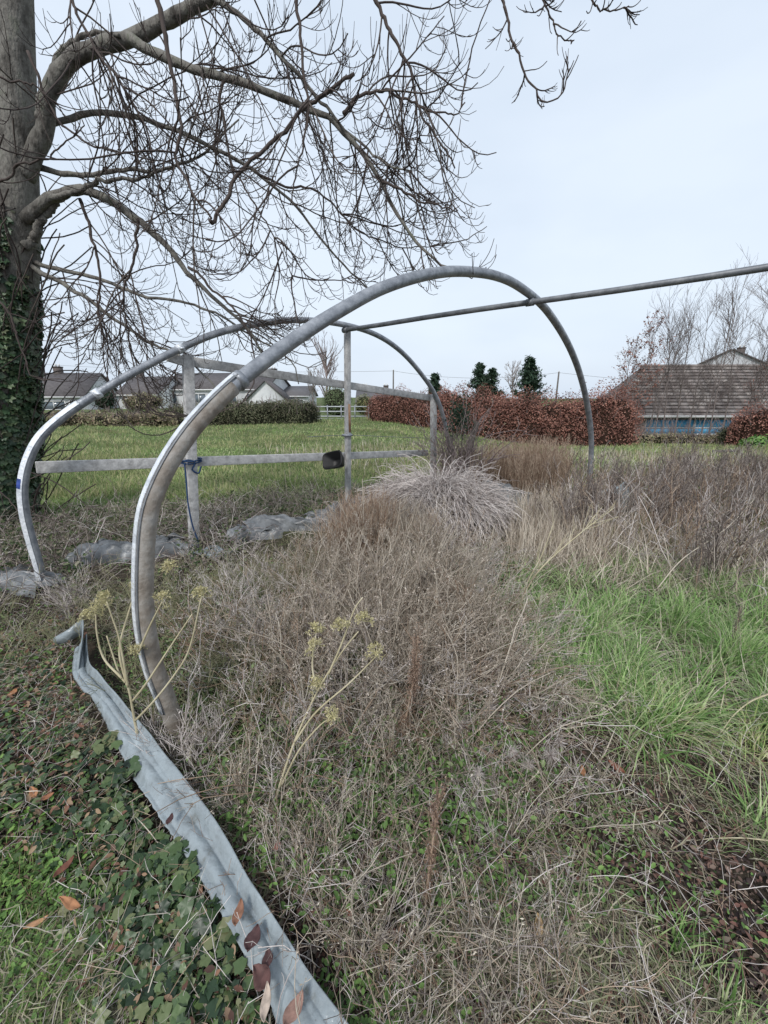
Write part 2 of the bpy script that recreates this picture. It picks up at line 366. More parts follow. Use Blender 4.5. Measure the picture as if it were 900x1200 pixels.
# ------------------------------------------------------------------ timber end frame in the plane of the far hoop
A3, B3 = A2 - pn2 * .06 * np.sign(pn2[1]) * -1, B2 - pn2 * .06 * np.sign(pn2[1]) * -1
OP = lambda x, y: onplane(x, y, A3, B3)
ef = empty('timber_end_frame', (*OP(408, 600)[:2], 0), 'weathered grey timber end frame, three posts and two long rails under the far hoop', 'timber frame')
def board(name, a, b, w, h, up=(0, 0, 1), mat=M_WOOD):
    m = MB(); m.beam(a, b, w, h, up); o = m.build(name, mat, ef); return bevel(o, .004, 2)
def post(p0, p1, w, th):
    a, b = OP(*p0), OP(*p1); return board('post', a, b, w, th, up=tuple(pn2))
post((229, 675), (220, 416), .085, .055)
post((408, 612), (407, 386), .062, .05)
post((508, 575), (508, 462), .08, .06)
off = pn2 * np.sign(-pn2[1]) * .055   # rails nailed on the side of the posts nearer the camera
if np.dot(off, A2[:2].tolist() + [0]) > 0: pass
board('rail', OP(196, 418) + off * 0, OP(216, 424), .035, .07)
board('rail', OP(225, 423) - off, OP(512, 467) - off, .035, .08)
board('rail', OP(43, 549) - off, OP(504, 531) - off, .035, .085)
mb = MB(); q = OP(407, 510); mb.add(*tubecap(np.array([q - [0, 0, .012], q + [0, 0, .012]]), .062, 10)); mb.build('strap', M_PIPE, ef)
mb = MB(); q = OP(410, 490); mb.box(q + [-.002, -.045, 0.0], (.03, .004, .32), Matrix.Rotation(0, 3, 'Z')); mb.build('rust_stain', M_RUSTW, ef)
# thin wire across the frame
tag(mesh('wire', *tubes(catmull([OP(360, 512), OP(407, 510), OP(460, 512), OP(520, 514)], 20)[None], .0035, 5), M_DPIPE), 'thin grey wire strung across the middle and right posts above the lower rail', 'wire')
# black tub hung on the rail beside the middle post
def tub():
    c = OP(398, 541) + np.array([0, -.13, 0]); e = empty('planter_tub', c, 'small square black plastic tub hung where the lower rail meets the middle post', 'tub')
    n0 = 28
    def ringp(hw, hh, z, p=5):
        a = np.arange(n0) * 2 * np.pi / n0; ca, sa = np.cos(a), np.sin(a); r = (np.abs(ca) ** p + np.abs(sa) ** p) ** (-1 / p)
        return np.stack([r * ca * hw, r * sa * hh, np.full(n0, z)], 1)
    rings = [ringp(.08, .062, 0), ringp(.118, .092, .12), ringp(.128, .10, .122), ringp(.128, .10, .135), ringp(.113, .087, .135), ringp(.074, .056, .01)]
    v = np.concatenate(rings + [[[0, 0, 0]], [[0, 0, .01]]]); f = []
    for k in range(5):
        for i in range(n0): j = (i + 1) % n0; f.append([k * n0 + i, k * n0 + j, (k + 1) * n0 + j, (k + 1) * n0 + i])
    t = [[len(v) - 2, (i + 1) % n0, i] for i in range(n0)] + [[len(v) - 1, 5 * n0 + i, 5 * n0 + (i + 1) % n0] for i in range(n0)]
    o = mesh('tub_body', v, [np.array(f), np.array(t)], M_BLACK, e, local=True)
    o.rotation_euler = (R(66), R(-14), R(-24)); o.location = (0, .03, 0)
tub()
# blue rope hanging down the left post
rope = catmull([OP(217, 540), OP(219, 560), OP(221, 585), OP(226, 610), OP(232, 628), OP(234, 650), OP(238, 662)], 40) - off * 1.6 * -1 + np.array([0, -.08, 0])
kn = catmull([OP(216, 541), OP(224, 538), OP(232, 541), OP(229, 549), OP(236, 553), OP(239, 545)], 30) + np.array([0, -.06, 0])
mb = MB(); mb.add(*tubes(rope[None], .007, 6)); mb.add(*tubes(kn[None], .008, 6))
for z in (0, .02): mb.add(*tubes(catmull([OP(216, 541) + [0, -.075, z], OP(228, 541) + [0, -.075, z - .01], OP(229, 541) + [.03, .06, z], OP(214, 541) + [-.02, .06, z], OP(215, 541) + [0, -.075, z]], 20)[None], .007, 6))
tag(mb.build('rope', M_ROPE), 'dark blue rope knotted round the left timber post and trailing to the ground', 'rope')

# ------------------------------------------------------------------ plastic skirt along the near side and scraps of film
def strip(name, pts, label, mat, hgt=.03, fold=.0, seg=70, nz=9, seed=1):
    """pts = (left px, left py, right px, right py) along the strip"""
    r = np.random.default_rng(seed)
    Lp = catmull([G(a, b, hgt) for a, b, c, d in pts], seg); Rp = catmull([G(c, d, hgt) for a, b, c, d in pts], seg)
    s = np.linspace(0, 1, nz); V = Lp[:, None] * (1 - s[None, :, None]) + Rp[:, None] * s[None, :, None]
    V[..., 2] = terrain(V[..., 0], V[..., 1]) * .5 + hgt + .02 * np.sin(s * np.pi)[None] + fold * np.clip(s - .72, 0, 1)[None] * 3.2
    ph = r.uniform(0, 6, 6); u = np.arange(seg)[:, None] * .35
    V[..., 2] += .003 * np.sin(u * .33 + s * 5 + ph[0]) + .004 * np.sin(u * .13 - s * 5 + ph[1]) + .0012 * np.sin(u * .9 + s * 9 + ph[2])
    V[..., 2] += .0028 * np.abs(np.sin(s * 7 + np.sin(u * .06 + 1) * 1.2)) * 3 + .002 * np.abs(np.sin(u * .31 + s * 6 + 2 * np.sin(u * .11)))
    V[:, 0, :2] += r.normal(size=(seg, 2)) * .0015
    i = (np.arange(seg - 1)[:, None] * nz + np.arange(nz - 1)[None]).ravel()
    o = mesh(name, V.reshape(-1, 3), np.stack([i, i + 1, i + nz + 1, i + nz], 1), mat, smooth=True)
    so = o.modifiers.new('thick', 'SOLIDIFY'); so.thickness = .004; so.offset = -1
    return tag(o, label, 'plastic sheet') if label else o
SK = empty('plastic_skirt', G(210, 960), 'long pale polythene strip lying along the ground beside the near hoop foot', 'plastic sheet')
def strip_part(*a, **k):
    o = strip(*a, **k); o.parent = SK; o.matrix_parent_inverse = Matrix.Translation(-Vector(SK.location)); return o
strip_part('film', [(88, 760, 104, 752), (86, 790, 107, 785), (98, 812, 118, 800), (108, 818, 128, 812), (131, 860, 154, 842), (158, 913, 188, 884), (195, 972, 230, 940), (231, 1027, 269, 1000), (256, 1070, 298, 1052), (289, 1130, 336, 1112), (313, 1172, 366, 1160), (342, 1250, 432, 1250)], None, M_POLY, .05, .05, 240, 25)
def flap():
    a = [G(86, 792, .03), G(92, 735, .03), G(60, 752, .02), G(66, 762, .02)]
    p = catmull([G(92, 792, .04), G(97, 765, .05), G(95, 745, .05), G(80, 752, .03), G(62, 756, .02)], 30)
    hgt = .10 * np.sin(np.linspace(.6, 2.9, 30)) + .02; V = np.stack([p, p + np.array([0.01, .0, 0]) + np.outer(hgt, [0, .2, 1])], 1)
    i = np.arange(29) * 2; o = mesh('folded_end', V.reshape(-1, 3), np.stack([i, i + 2, i + 3, i + 1], 1), M_POLY, smooth=True)
    so = o.modifiers.new('t', 'SOLIDIFY'); so.thickness = .004; o.parent = SK; o.matrix_parent_inverse = Matrix.Translation(-Vector(SK.location))
flap()
def crumple(px, py, L, W, hz, label, seed, rot=0, mat=M_POLY2):
    hz *= .8; L *= 1.15
    r = np.random.default_rng(seed); n, m = 46, 16; u, v = np.meshgrid(np.linspace(-1, 1, n), np.linspace(-1, 1, m), indexing='ij')
    c = G(px, py); q_ = c[:2] / np.linalg.norm(c[:2])
    for t_ in (.0, .25, .5): CLEAR.append((*(c[:2] - q_ * t_ * 1.2), L * .36))
    x = u * L / 2; y = v * W / 2 * (1 + .25 * np.sin(u * 4 + seed))
    z = hz * (1 - v ** 2) * (.6 + .4 * np.cos(u * 3 + seed)) * (1 - u ** 4)
    for k in range(9):
        a, b, p, s = r.uniform(-9, 9), r.uniform(-7, 7), r.uniform(0, 6), r.uniform(.1, .35)
        z = z + hz * s * np.abs(np.sin(a * u + b * v + p)); x = x + .02 * np.sin(b * v + p)
    y = y + .06 * np.sin(u * 3.1 + seed)
    X = c[0] + x * math.cos(rot) - y * math.sin(rot); Y = c[1] + x * math.sin(rot) + y * math.cos(rot)
    V = np.stack([X, Y, terrain(X, Y) + z * (1 - np.abs(v) ** 6) - .01], -1)
    i = (np.arange(n - 1)[:, None] * m + np.arange(m - 1)[None]).ravel()
    o = mesh('plastic_film', V.reshape(-1, 3), np.stack([i, i + m, i + m + 1, i + 1], 1), mat, smooth=True)
    return tag(o, label, 'plastic sheet', 'scraps of old polythene half buried round the frame')
ang = math.atan2(d2[1], d2[0])
crumple(345, 622, .85, .17, .10, 'crumpled grey polythene scrap in the weeds between the left and middle posts', 3, .35)
crumple(432, 596, .7, .2, .12, 'pale crumpled polythene at the foot of the middle post', 5, .5)
crumple(300, 634, .4, .14, .09, 'short wrinkled grey polythene roll left of the crumpled scrap between the posts', 21, .6)
crumple(390, 607, .45, .15, .09, 'narrow crumpled grey polythene just left of the middle post foot', 24, .5)
crumple(196, 650, .4, .15, .10, 'grey polythene fold between the near hoop leg and the left post foot', 27, .2)
crumple(580, 588, .7, .3, .15, 'grey folded polythene lump to the right of the dead stem heap', 7, -.35)
crumple(150, 655, .66, .18, .10, 'torn grey polythene bunched between the two hoop legs on the left', 9, .5)
crumple(30, 685, .5, .25, .06, 'pale polythene bunched beside the foot of the far hoop at the left edge', 12, -.5)
crumple(252, 652, .2, .1, .05, 'small white polythene scrap at the foot of the left timber post', 15, .2, M_POLY)
crumple(720, 600, .3, .2, .2, 'small pale scrap of sheet showing among the dark stalks beyond the near hoop right foot', 18, .1, M_POLY)

# ------------------------------------------------------------------ big bare tree on the left
TY = 4.3
tree = empty('bare_tree', (*G(0, 628)[:2], 0), 'big bare tree with ivy clad trunk at the left edge, branches drooping over the frame', 'tree')
tpx = [(-22, 660), (-10, 600), (-2, 500), (4, 420), (10, 340), (17, 260), (20, 190), (20, 110), (18, 40), (16, -60), (16, -160)]
tp = catmull([at(x, y, TY) for x, y in tpx], 50)
tr_ = np.interp(np.linspace(0, 1, 50), [0, .08, .3, .5, .7, 1], [.44, .31, .25, .205, .165, .10])
v, f, c = tubecap(tp, tr_, 24)
an = np.arctan2(v[:, 1] - TY, v[:, 0] - tp[0, 0]); v[:, :2] += (nrm(v[:, :2] - tp[0, :2]) * (.02 * np.sin(an * 5 + v[:, 2]) + .015 * np.sin(an * 11 + v[:, 2] * 3))[:, None])
mesh('trunk', v, [f, c], M_BARK, tree, smooth=True)
LIMBS = [  # (points, depth at start, depth at end, radius start, radius end)
    ([(28, 210), (50, 150), (60, 100), (85, 62), (150, 40), (210, 12), (250, -8), (330, -60)], 4.25, 3.9, .125, .06),
    ([(45, 140), (62, 75), (80, 45), (115, 35), (140, 42)], 4.2, 4.0, .05, .02),
    ([(150, 42), (170, 55), (210, 75), (260, 85), (305, 100), (350, 116), (380, 130), (405, 150), (440, 200), (467, 253), (507, 303), (540, 320)], 4.05, 3.4, .062, .012),
    ([(245, -5), (262, 2), (300, 35), (350, 90), (385, 135), (420, 165), (450, 190), (480, 200)], 3.95, 3.5, .035, .008),
    ([(40, 152), (100, 134), (150, 134), (200, 150), (250, 172), (300, 202), (350, 245), (390, 295), (430, 334), (440, 350)], 4.3, 4.5, .045, .01),
    ([(30, 258), (60, 238), (90, 225), (120, 232), (160, 255), (190, 280), (220, 315), (255, 350), (290, 385), (310, 420)], 4.2, 3.9, .085, .012),
    ([(30, 290), (45, 262), (62, 240), (80, 228)], 4.2, 4.2, .07, .04),
    ([(40, 196), (100, 203), (150, 198), (180, 205), (215, 192), (240, 180), (280, 140)], 4.3, 4.7, .03, .008),
    ([(60, 232), (95, 220), (130, 210), (165, 212), (190, 200), (215, 190)], 4.1, 3.7, .04, .012),
    ([(35, 305), (50, 312), (117, 327), (167, 347), (217, 358), (260, 373), (300, 397), (340, 425), (350, 450)], 4.3, 4.0, .035, .008),
    ([(35, 310), (50, 317), (103, 347), (140, 377), (173, 400), (207, 415), (240, 440), (262, 470)], 4.3, 3.7, .03, .007),
    ([(415, 85), (360, 125), (320, 160), (280, 200), (265, 230), (250, 256), (246, 258)], 3.6, 3.3, .014, .016),
    ([(180, -30), (193, 50), (203, 100), (210, 150), (203, 190), (222, 220), (248, 256)], 3.5, 3.3, .022, .008),
    ([(425, -30), (460, 47), (480, 87), (493, 133), (520, 173), (533, 197)], 3.7, 3.5, .018, .006),
    ([(403, 133), (427, 113), (460, 110), (500, 123), (533, 133), (545, 120)], 3.6, 3.6, .016, .005),
    ([(345, -40), (350, 0), (360, 67), (367, 127), (352, 190), (340, 240)], 3.4, 3.3, .015, .005),
    ([(440, 205), (470, 225), (500, 238), (520, 245), (545, 255)], 3.5, 3.3, .014, .004),
    ([(90, -40), (90, 10), (120, 70), (150, 105), (175, 160), (185, 210)], 3.8, 3.5, .014, .005),
    ([(30, 60), (60, 130), (95, 165), (140, 180), (200, 190)], 4.0, 3.9, .014, .005),
    ([(260, 85), (262, 140), (275, 200), (300, 240), (330, 290), (345, 330)], 3.9, 3.7, .014, .004),
    ([(160, 255), (158, 300), (150, 350), (155, 400), (165, 440)], 4.0, 3.9, .016, .005),
    ([(95, 235), (110, 280), (118, 320), (115, 370), (135, 420), (150, 450)], 4.2, 3.9, .018, .005),
    ([(220, 315), (262, 345), (290, 380), (300, 430), (285, 470), (240, 490)], 3.9, 3.6, .014, .004),
    ([(300, 202), (330, 215), (370, 222), (400, 250), (440, 280), (480, 290), (520, 288)], 4.3, 4.0, .014, .004),
    ([(560, -40), (590, 0), (600, 40), (610, 73), (627, 107), (647, 120), (663, 110), (668, 80)], 3.4, 3.2, .014, .004),
    ([(610, -50), (633, -5), (653, 33), (673, 47)], 3.4, 3.3, .010, .004),
    ([(660, -40), (697, 0), (713, 13), (737, 7)], 3.4, 3.3, .012, .004),
    ([(-40, 185), (0, 212), (20, 200), (60, 180), (85, 160), (96, 140)], 3.2, 3.2, .012, .004),
    ([(-40, 60), (10, 88), (40, 95), (75, 130), (90, 160)], 3.1, 3.3, .010, .003),
    ([(-30, 330), (10, 368), (40, 440), (75, 445)], 3.3, 3.3, .012, .004),
    ([(-30, 560), (20, 595), (60, 620), (90, 640)], 3.5, 3.4, .008, .003),
]
limb_paths = []
for pts, d0, d1_, r0, r1 in LIMBS:
    n = len(pts); P = catmull([at(x, y, d0 + (d1_ - d0) * i / (n - 1)) for i, (x, y) in enumerate(pts)], 40)
    wob = np.cumsum(rng.normal(size=(40, 3)) * .006, 0); wob -= np.linspace(0, 1, 40)[:, None] * wob[-1]; P = P + wob
    rad = (.72 if r0 > .03 else 1) * (r0 + (r1 - r0) * np.linspace(0, 1, 40) ** .8) * .85
    rad = rad * (1 + .06 * np.sin(np.arange(40) * 1.7))
    v, f, c = tubecap(P, rad, 12 if r0 > .03 else 7)
    mesh('limb', v, [f, c], M_BARK if r0 > .028 else M_TWIG, tree, smooth=True); limb_paths.append((P, r0, r1))
LP = np.array([p for p, a, b in limb_paths])
big = LP[[0, 2, 3, 4, 5, 7, 8, 9, 10, 13, 14, 17, 19, 20, 22, 23, 21]]
def clipcrown(P, frac=.5):
    """keep shoots inside the crown's own bounds, measured in the tree's side view"""
    q = P[:, -1] - np.array([0, 0, H]); fy = q[:, 1] * cp - q[:, 2] * sp; u = 450 + F * q[:, 0] / fy; vv = 600 - F * (q[:, 1] * sp + q[:, 2] * cp) / fy
    lim = np.interp(vv, [-400, 0, 120, 300, 360, 430, 480, 520], [585, 575, 560, 565, 480, 330, 260, 60])
    return P[(u < lim + rng.normal(size=len(u)) * 22) & (P[:, -1, 1] > 1.2) & (vv < 500)]
L2 = clipcrown(np.concatenate([grow(big, 6, (.5, 1.4), .12, 1, .55, .7, -.05, 12, -.24, .30, .08, .35), grow(big, 5, (.4, 1.1), .15, 1, .7, .6, .15, 12, -.08, .16, .1, .3)]))
L2b = clipcrown(grow(LP[[0, 0, 3, 3, 13, 15, 12, 17]], 5, (.8, 1.8), .3, 1, .3, .7, -.1, 14, -.22, .24, .07, .2))
L2 = np.concatenate([catmull(p, 12)[None] for p in L2] + [catmull(p, 12)[None] for p in L2b])
L3 = clipcrown(grow(L2, 6, (.2, .62), .12, 1, .8, .6, -.1, 8, -.2, .52, .06, .35))
hang = grow(LP[[24, 25, 26]], 7, (.12, .3), .3, 1, .6, .6, .1, 7, -.1, .3, .12, .4)
L3h = grow(LP[24:27], 5, (.08, .2), .4, 1, .6, .6, .1, 7, 0, .35, .1, .3)
L4 = grow(L3, 3, (.06, .2), .1, 1, .8, .5, .1, 5, .1, .42, .05, .3)
L4 = clipcrown(L4); L4h = grow(hang, 6, (.03, .12), .1, 1, .7, .5, .1, 5, .05, .3, .07, .3)
L3f = grow(LP[[27, 28, 29, 30]], 5, (.15, .5), .2, 1, .7, .5, 0, 8, -.1, .2, .1)
tw = MB()
tw.add(*tubes(L2, np.linspace(.0066, .0032, 12)[None], 5))
tw.add(*tubes(L3, np.linspace(.0034, .0020, 8)[None], 4)); tw.add(*tubes(L3f, np.linspace(.0045, .0022, 8)[None], 4))
tw.add(*tubes(L4, np.linspace(.0023, .0015, 5)[None], 3))
tw.add(*tubes(hang, np.linspace(.0055, .003, 7)[None], 4)); tw.add(*tubes(L3h, np.linspace(.004, .0025, 7)[None], 4)); tw.add(*tubes(L4h, np.linspace(.0027, .0016, 5)[None], 3))
tag(tw.build('twigs', M_TWIG, tree), kind='stuff')
print('twigs', len(L2), len(L3), len(L4))
# ivy sheath
M_IVY = isl('ivy_leaf', [(.012, .026, .014), (.024, .048, .022), (.04, .07, .033), (.065, .09, .045), (.05, .05, .03)], .42, .45, .15)
n = 15000
s = rng.beta(1.0, 1.25, n) * .62; k = np.clip((s * 49), 0, 48); i = k.astype(int); t = (k - i)[:, None]
c0 = tp[i] * (1 - t) + tp[i + 1] * t; rad = tr_[i]
a = rng.uniform(0, 2 * np.pi, n); thick = (.11 * (1 - s / .66)) * rng.uniform(0, 1, n) ** .6 + .012 + .03 * np.maximum(0, np.sin(a * 3 + s * 22)) * (s < .45)
patch = np.sin(a * 2.3 + s * 17) + np.sin(a * 5 - s * 31) + rng.normal(size=n) * .5
keep = (s < .30) | (patch > -1.2 + (s - .30) * 9)
out = np.stack([np.cos(a), np.sin(a), np.zeros(n)], 1); pos = c0 + out * (rad + thick)[:, None]
nor = out + np.array([0, 0, .5]) + rng.normal(size=(n, 3)) * .35
v, fs = scatter(IVY, IVYF, pos[keep], nor[keep], rng.uniform(.045, .085, keep.sum()), spin=nrm(np.cross(out, [0, 0, 1]) + rng.normal(size=(n, 3)) * .4)[keep])
tag(mesh('ivy', v, fs, M_IVY, tree), kind='stuff')
p0 = pos[rng.integers(0, n, 260)]; o0 = nrm(p0 - tp[0]) * [1, 1, 0]
st = march(p0 - o0 * .03, o0 * .5 + rng.normal(size=(260, 3)) * .3 + [0, 0, .9], rng.uniform(.3, 1.1, 260), 10, -.02, 0, .1)
tag(mesh('ivy_stems', *tubes(st, .006, 4), M_TWIG, tree), kind='stuff')

# ------------------------------------------------------------------ hedges and background plants
def zat(px, Y): 
    x = (px - 450) / F * Y; return float(terrain(x, Y))
def hedge(name, pts, width, hgt, leafm, corem, n, size, label, cat='hedge', tmpl=(QUAD, QUADF), rough=.12, group=None, stems=None, z0=None, stemm=None):
    """pts ground line [(x,y)], hgt per point"""
    P = catmull([(x, y, 0) for x, y in pts], 60); P[:, 2] = terrain(P[:, 0], P[:, 1]); hh = np.interp(np.linspace(0, 1, 60), np.linspace(0, 1, len(hgt)), hgt)
    e = empty(name, P[0], label, cat, group)
    T = nrm(np.gradient(P[:, :2], axis=0)); Nn = np.stack([-T[:, 1], T[:, 0]], 1); m = 10
    # core: closed lumpy loaf
    V = []; an = np.linspace(-.05 * np.pi, 1.05 * np.pi, m)
    for i in range(60):
        w = width / 2 * (.72 + .1 * math.sin(i * 1.3)); ca = np.sign(np.cos(an)) * np.abs(np.cos(an)) ** .5; sa = np.clip(np.sin(an), -.05, 1) ** 1 if 0 else np.sign(np.sin(an)) * np.abs(np.sin(an)) ** .5
        endk = .35 + .65 * min(1, min(i, 59 - i) / 3)
        r = 1 + rng.normal(size=m) * .05
        V.append(np.column_stack([P[i, 0] + Nn[i, 0] * ca * w * r * endk, P[i, 1] + Nn[i, 1] * ca * w * r * endk, P[i, 2] + np.maximum(sa, -.05) * hh[i] * .86 * r * (.6 + .4 * endk)]))
    V = np.array(V); idx = np.arange(60 * m).reshape(60, m); f = [[idx[i, j], idx[i + 1, j], idx[i + 1, j + 1], idx[i, j + 1]] for i in range(59) for j in range(m - 1)]
    for i in (0, 59): 
        c = len(f); f += [[idx[i, 0], idx[i, j], idx[i, j + 1], idx[i, min(j + 2, m - 1)]] for j in range(1, m - 2, 2)]
    mesh('core', V.reshape(-1, 3), np.array(f), corem, e, smooth=True)
    s = rng.uniform(0, 59, n); i = s.astype(int).clip(0, 58); t = (s - i)[:, None]; c = P[i] * (1 - t) + P[i + 1] * t; h = hh[i]
    a = rng.uniform(0, np.pi, n); ca = np.sign(np.cos(a)) * np.abs(np.cos(a)) ** .5; sa = np.abs(np.sin(a)) ** .5
    lump = 1 + rough * (np.sin(c[:, 0] * 2.1 + a * 3) + .7 * np.sin(c[:, 0] * 5.3 + c[:, 1] * 3 - a * 4)) * .5
    rr = (rng.uniform(.5, 1.06, n) ** .5) * lump
    endk = np.minimum(1, np.minimum(s, 59 - s) / 2) ** .5
    # droop leaves down faces uniformly
    hv = np.where(rng.uniform(size=n) < .45, rng.uniform(.02, 1, n), sa)
    pos = c.copy(); pos[:, :2] += Nn[i] * (ca * width / 2 * rr)[:, None]; pos[:, 2] += h * np.minimum(hv, 1) * rr * (.55 + .45 * endk)
    nor = np.column_stack([Nn[i] * ca[:, None], sa]) + rng.normal(size=(n, 3)) * .6
    v, fs = scatter(tmpl[0], tmpl[1], pos, nor, rng.uniform(.6, 1.25, n) * size)
    tag(mesh('foliage', v, fs, leafm, e), kind='stuff')
    if stems:
        k, L = stems; ii = rng.integers(0, 59, k); p = P[ii] + np.column_stack([Nn[ii] * rng.uniform(-.5, .5, (k, 1)) * width, np.zeros(k)]); p[:, 2] += hh[ii] * rng.uniform(.4, .9, k)
        d = rng.normal(size=(k, 3)) * .35 + [0, 0, 1]; q = march(p, d, rng.uniform(.5, 1, k) * L, 6, 0, .05, .12)
        tag(mesh('stems', *tubes(q, np.linspace(.012, .005, 6)[None] * (np.array(pts).mean(0)[1] / 20), 3), stemm or M_FTWIGR, e), kind='stuff')
    return e
M_BEECH = isl('copper_beech_leaf', [(.06, .028, .023), (.12, .052, .042), (.20, .092, .072), (.28, .155, .125), (.08, .037, .032)], .7, .3, .25, noise=1.3)
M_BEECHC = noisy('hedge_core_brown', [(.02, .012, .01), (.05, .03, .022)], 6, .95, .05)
M_HEDGE = isl('dark_hedge_leaf', [(.028, .034, .02), (.05, .058, .032), (.085, .09, .055), (.11, .10, .07)], .7, .25, .2, noise=1.0)
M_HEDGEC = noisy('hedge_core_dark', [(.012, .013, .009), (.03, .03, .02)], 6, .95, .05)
M_CON = isl('conifer_needles', [(.010, .022, .014), (.02, .038, .023), (.035, .055, .035)], .7, .25, .1)
M_DRY = isl('dry_bank_plants', [(.10, .08, .06), (.17, .14, .10), (.24, .21, .15), (.10, .12, .055), (.15, .10, .085)], .85, .15, .25, noise=.8)
M_FTWIG = isl('far_twig_bark', [(.10, .085, .08), (.16, .14, .13), (.22, .20, .185)], .9, .1, 0)
M_FTWIGR = isl('far_twig_purple', [(.10, .075, .075), (.15, .12, .115), (.20, .165, .155)], .9, .1, 0)
X = lambda px, Y: (px - 450) / F * Y / cp * (cp)   # lateral metres for a column near eye level
hedge('beech_hedge', [(X(508, 21.5) * 1.0, 21.5), (X(600, 20.5), 20.5), (X(690, 19.5), 19.5), (X(735, 19.5), 19.5)], 1.5, [2.1, 2.1, 2.3, 2.25, 2.5, 2.3], M_BEECH, M_BEECHC, 44000, .085, rough=.3, label= 'long copper beech hedge with brown winter leaves across the field behind the near hoop', stems=(260, .5))
hedge('beech_hedge', [(X(436, 25), 25), (X(470, 24), 24), (X(508, 23), 23)], 1.4, [1.4, 1.75, 1.7], M_BEECH, M_BEECHC, 12000, .08, rough=.3, label= 'short copper beech hedge behind the right timber post, left of the twiggy stump', stems=(80, .4))
hedge('clipped_hedge', [(X(205, 22), 22), (X(290, 21.5), 21.5), (X(352, 22), 22), (X(362, 23.5), 23.5)], 1.6, [.9, 1.1, 1.15, 1.1], M_HEDGE, M_HEDGEC, 22000, .09, 'dark green clipped hedge in front of the white bungalow at the field edge', stems=(300, .55))
hedge('hedge_bank', [(X(-160, 19), 19), (X(60, 20), 20), (X(140, 20.5), 20.5), (X(215, 21.5), 21.5)], 2.2, [.52, .5, .5, .6], M_DRY, M_HEDGEC, 20000, .13, 'rough bank of dry brambles and grass at the field edge below the left houses', 'bank', tmpl=(QUAD, QUADF), rough=.35, stems=(700, .5))
hedge('boundary_hedge', [(X(850, 21), 21), (X(890, 20), 20), (X(1010, 18), 18)], 1.4, [1.6, 2.4, 2.5], M_BEECH, M_BEECHC, 9000, .10, 'reddish brown hedge at the right edge in front of the tiled building', rough=.4, stems=(300, .8))
M_SAP = isl('sapling_bark', [(.07, .055, .052), (.105, .088, .083), (.15, .13, .122)], .9, .1, 0)
M_GBUSH = isl('laurel_leaf', [(.03, .07, .02), (.07, .14, .035), (.14, .22, .05)], .5, .4, .2)
def bush(px, pyb, Y, w, h, label, mat=M_HEDGE, core=M_HEDGEC, n=2500, size=.09, name='bush', flat=1.0, stems=0, tall=1.0):
    z = 1.35 - (1.35 - at(px, pyb, Y)[2]) if pyb else zat(px, Y); x = X(px, Y)
    e = empty(name, (x, Y, z), label, 'bush')
    u = rng.uniform(-1, 1, n); a = rng.uniform(0, 2 * np.pi, n); r = np.sqrt(1 - u * u); d = np.stack([r * np.cos(a), r * np.sin(a), u], 1)
    lump = 1 + .1 * np.sin(a * 3 + u * 4) + .08 * np.sin(a * 5 - u * 7)
    rad = rng.uniform(.65, 1.05, n) * lump
    pos = np.array([x, Y, z + h / 2]) + d * np.array([w / 2, w / 2, h / 2]) * rad[:, None]
    v, fs = scatter(QUAD, QUADF, pos, d + rng.normal(size=d.shape) * .5, rng.uniform(.6, 1.3, n) * size)
    bm = bmesh.new(); bmesh.ops.create_icosphere(bm, subdivisions=3, radius=1); cv = np.array([q.co for q in bm.verts]); cf = np.array([[q.index for q in f.verts] for f in bm.faces]); bm.free()
    cv = cv * np.array([w / 2, w / 2, h / 2]) * .8 * (1 + .06 * np.sin(cv[:, :1] * 9 + cv[:, 2:] * 7)) + [x, Y, z + h / 2]
    mesh('core', cv, cf, core, e, smooth=True)
    tag(mesh('foliage', v, fs, mat, e), kind='stuff'); return e
bush(396, 491, 30, 2.1, 2.3, 'round clipped green bush behind the metal railing, just left of the middle post', isl('clipped_bush_leaf', [(.05, .075, .035), (.09, .12, .06), (.14, .17, .09)], .7, .2, .2), n=5000, size=.09)
bush(134, 482, 26, 1.3, 1.5, 'small dark conical shrub between the two houses at left', M_CON, n=2200, size=.1)
bush(178, 482, 24, 2.1, 1.0, 'brown scrubby bush in front of the second house from the left', M_DRY, n=2600, size=.12)
bush(428, 488, 32, 1.6, 1.6, 'yellow green shrub at the left end of the short beech hedge', isl('yellowish_leaf', [(.07, .08, .03), (.13, .14, .06), (.18, .17, .09)], .7, .2, .2), n=2500, size=.1)
bush(888, 532, 17.5, 1.3, .75, 'low bright green shrub at the right edge in front of the reddish hedge', M_GBUSH, n=1800, size=.13)
bush(850, 522, 21, 1.0, 1.0, 'dark rounded shrub at the foot of the tiled building wall', M_HEDGE, n=1500, size=.1)
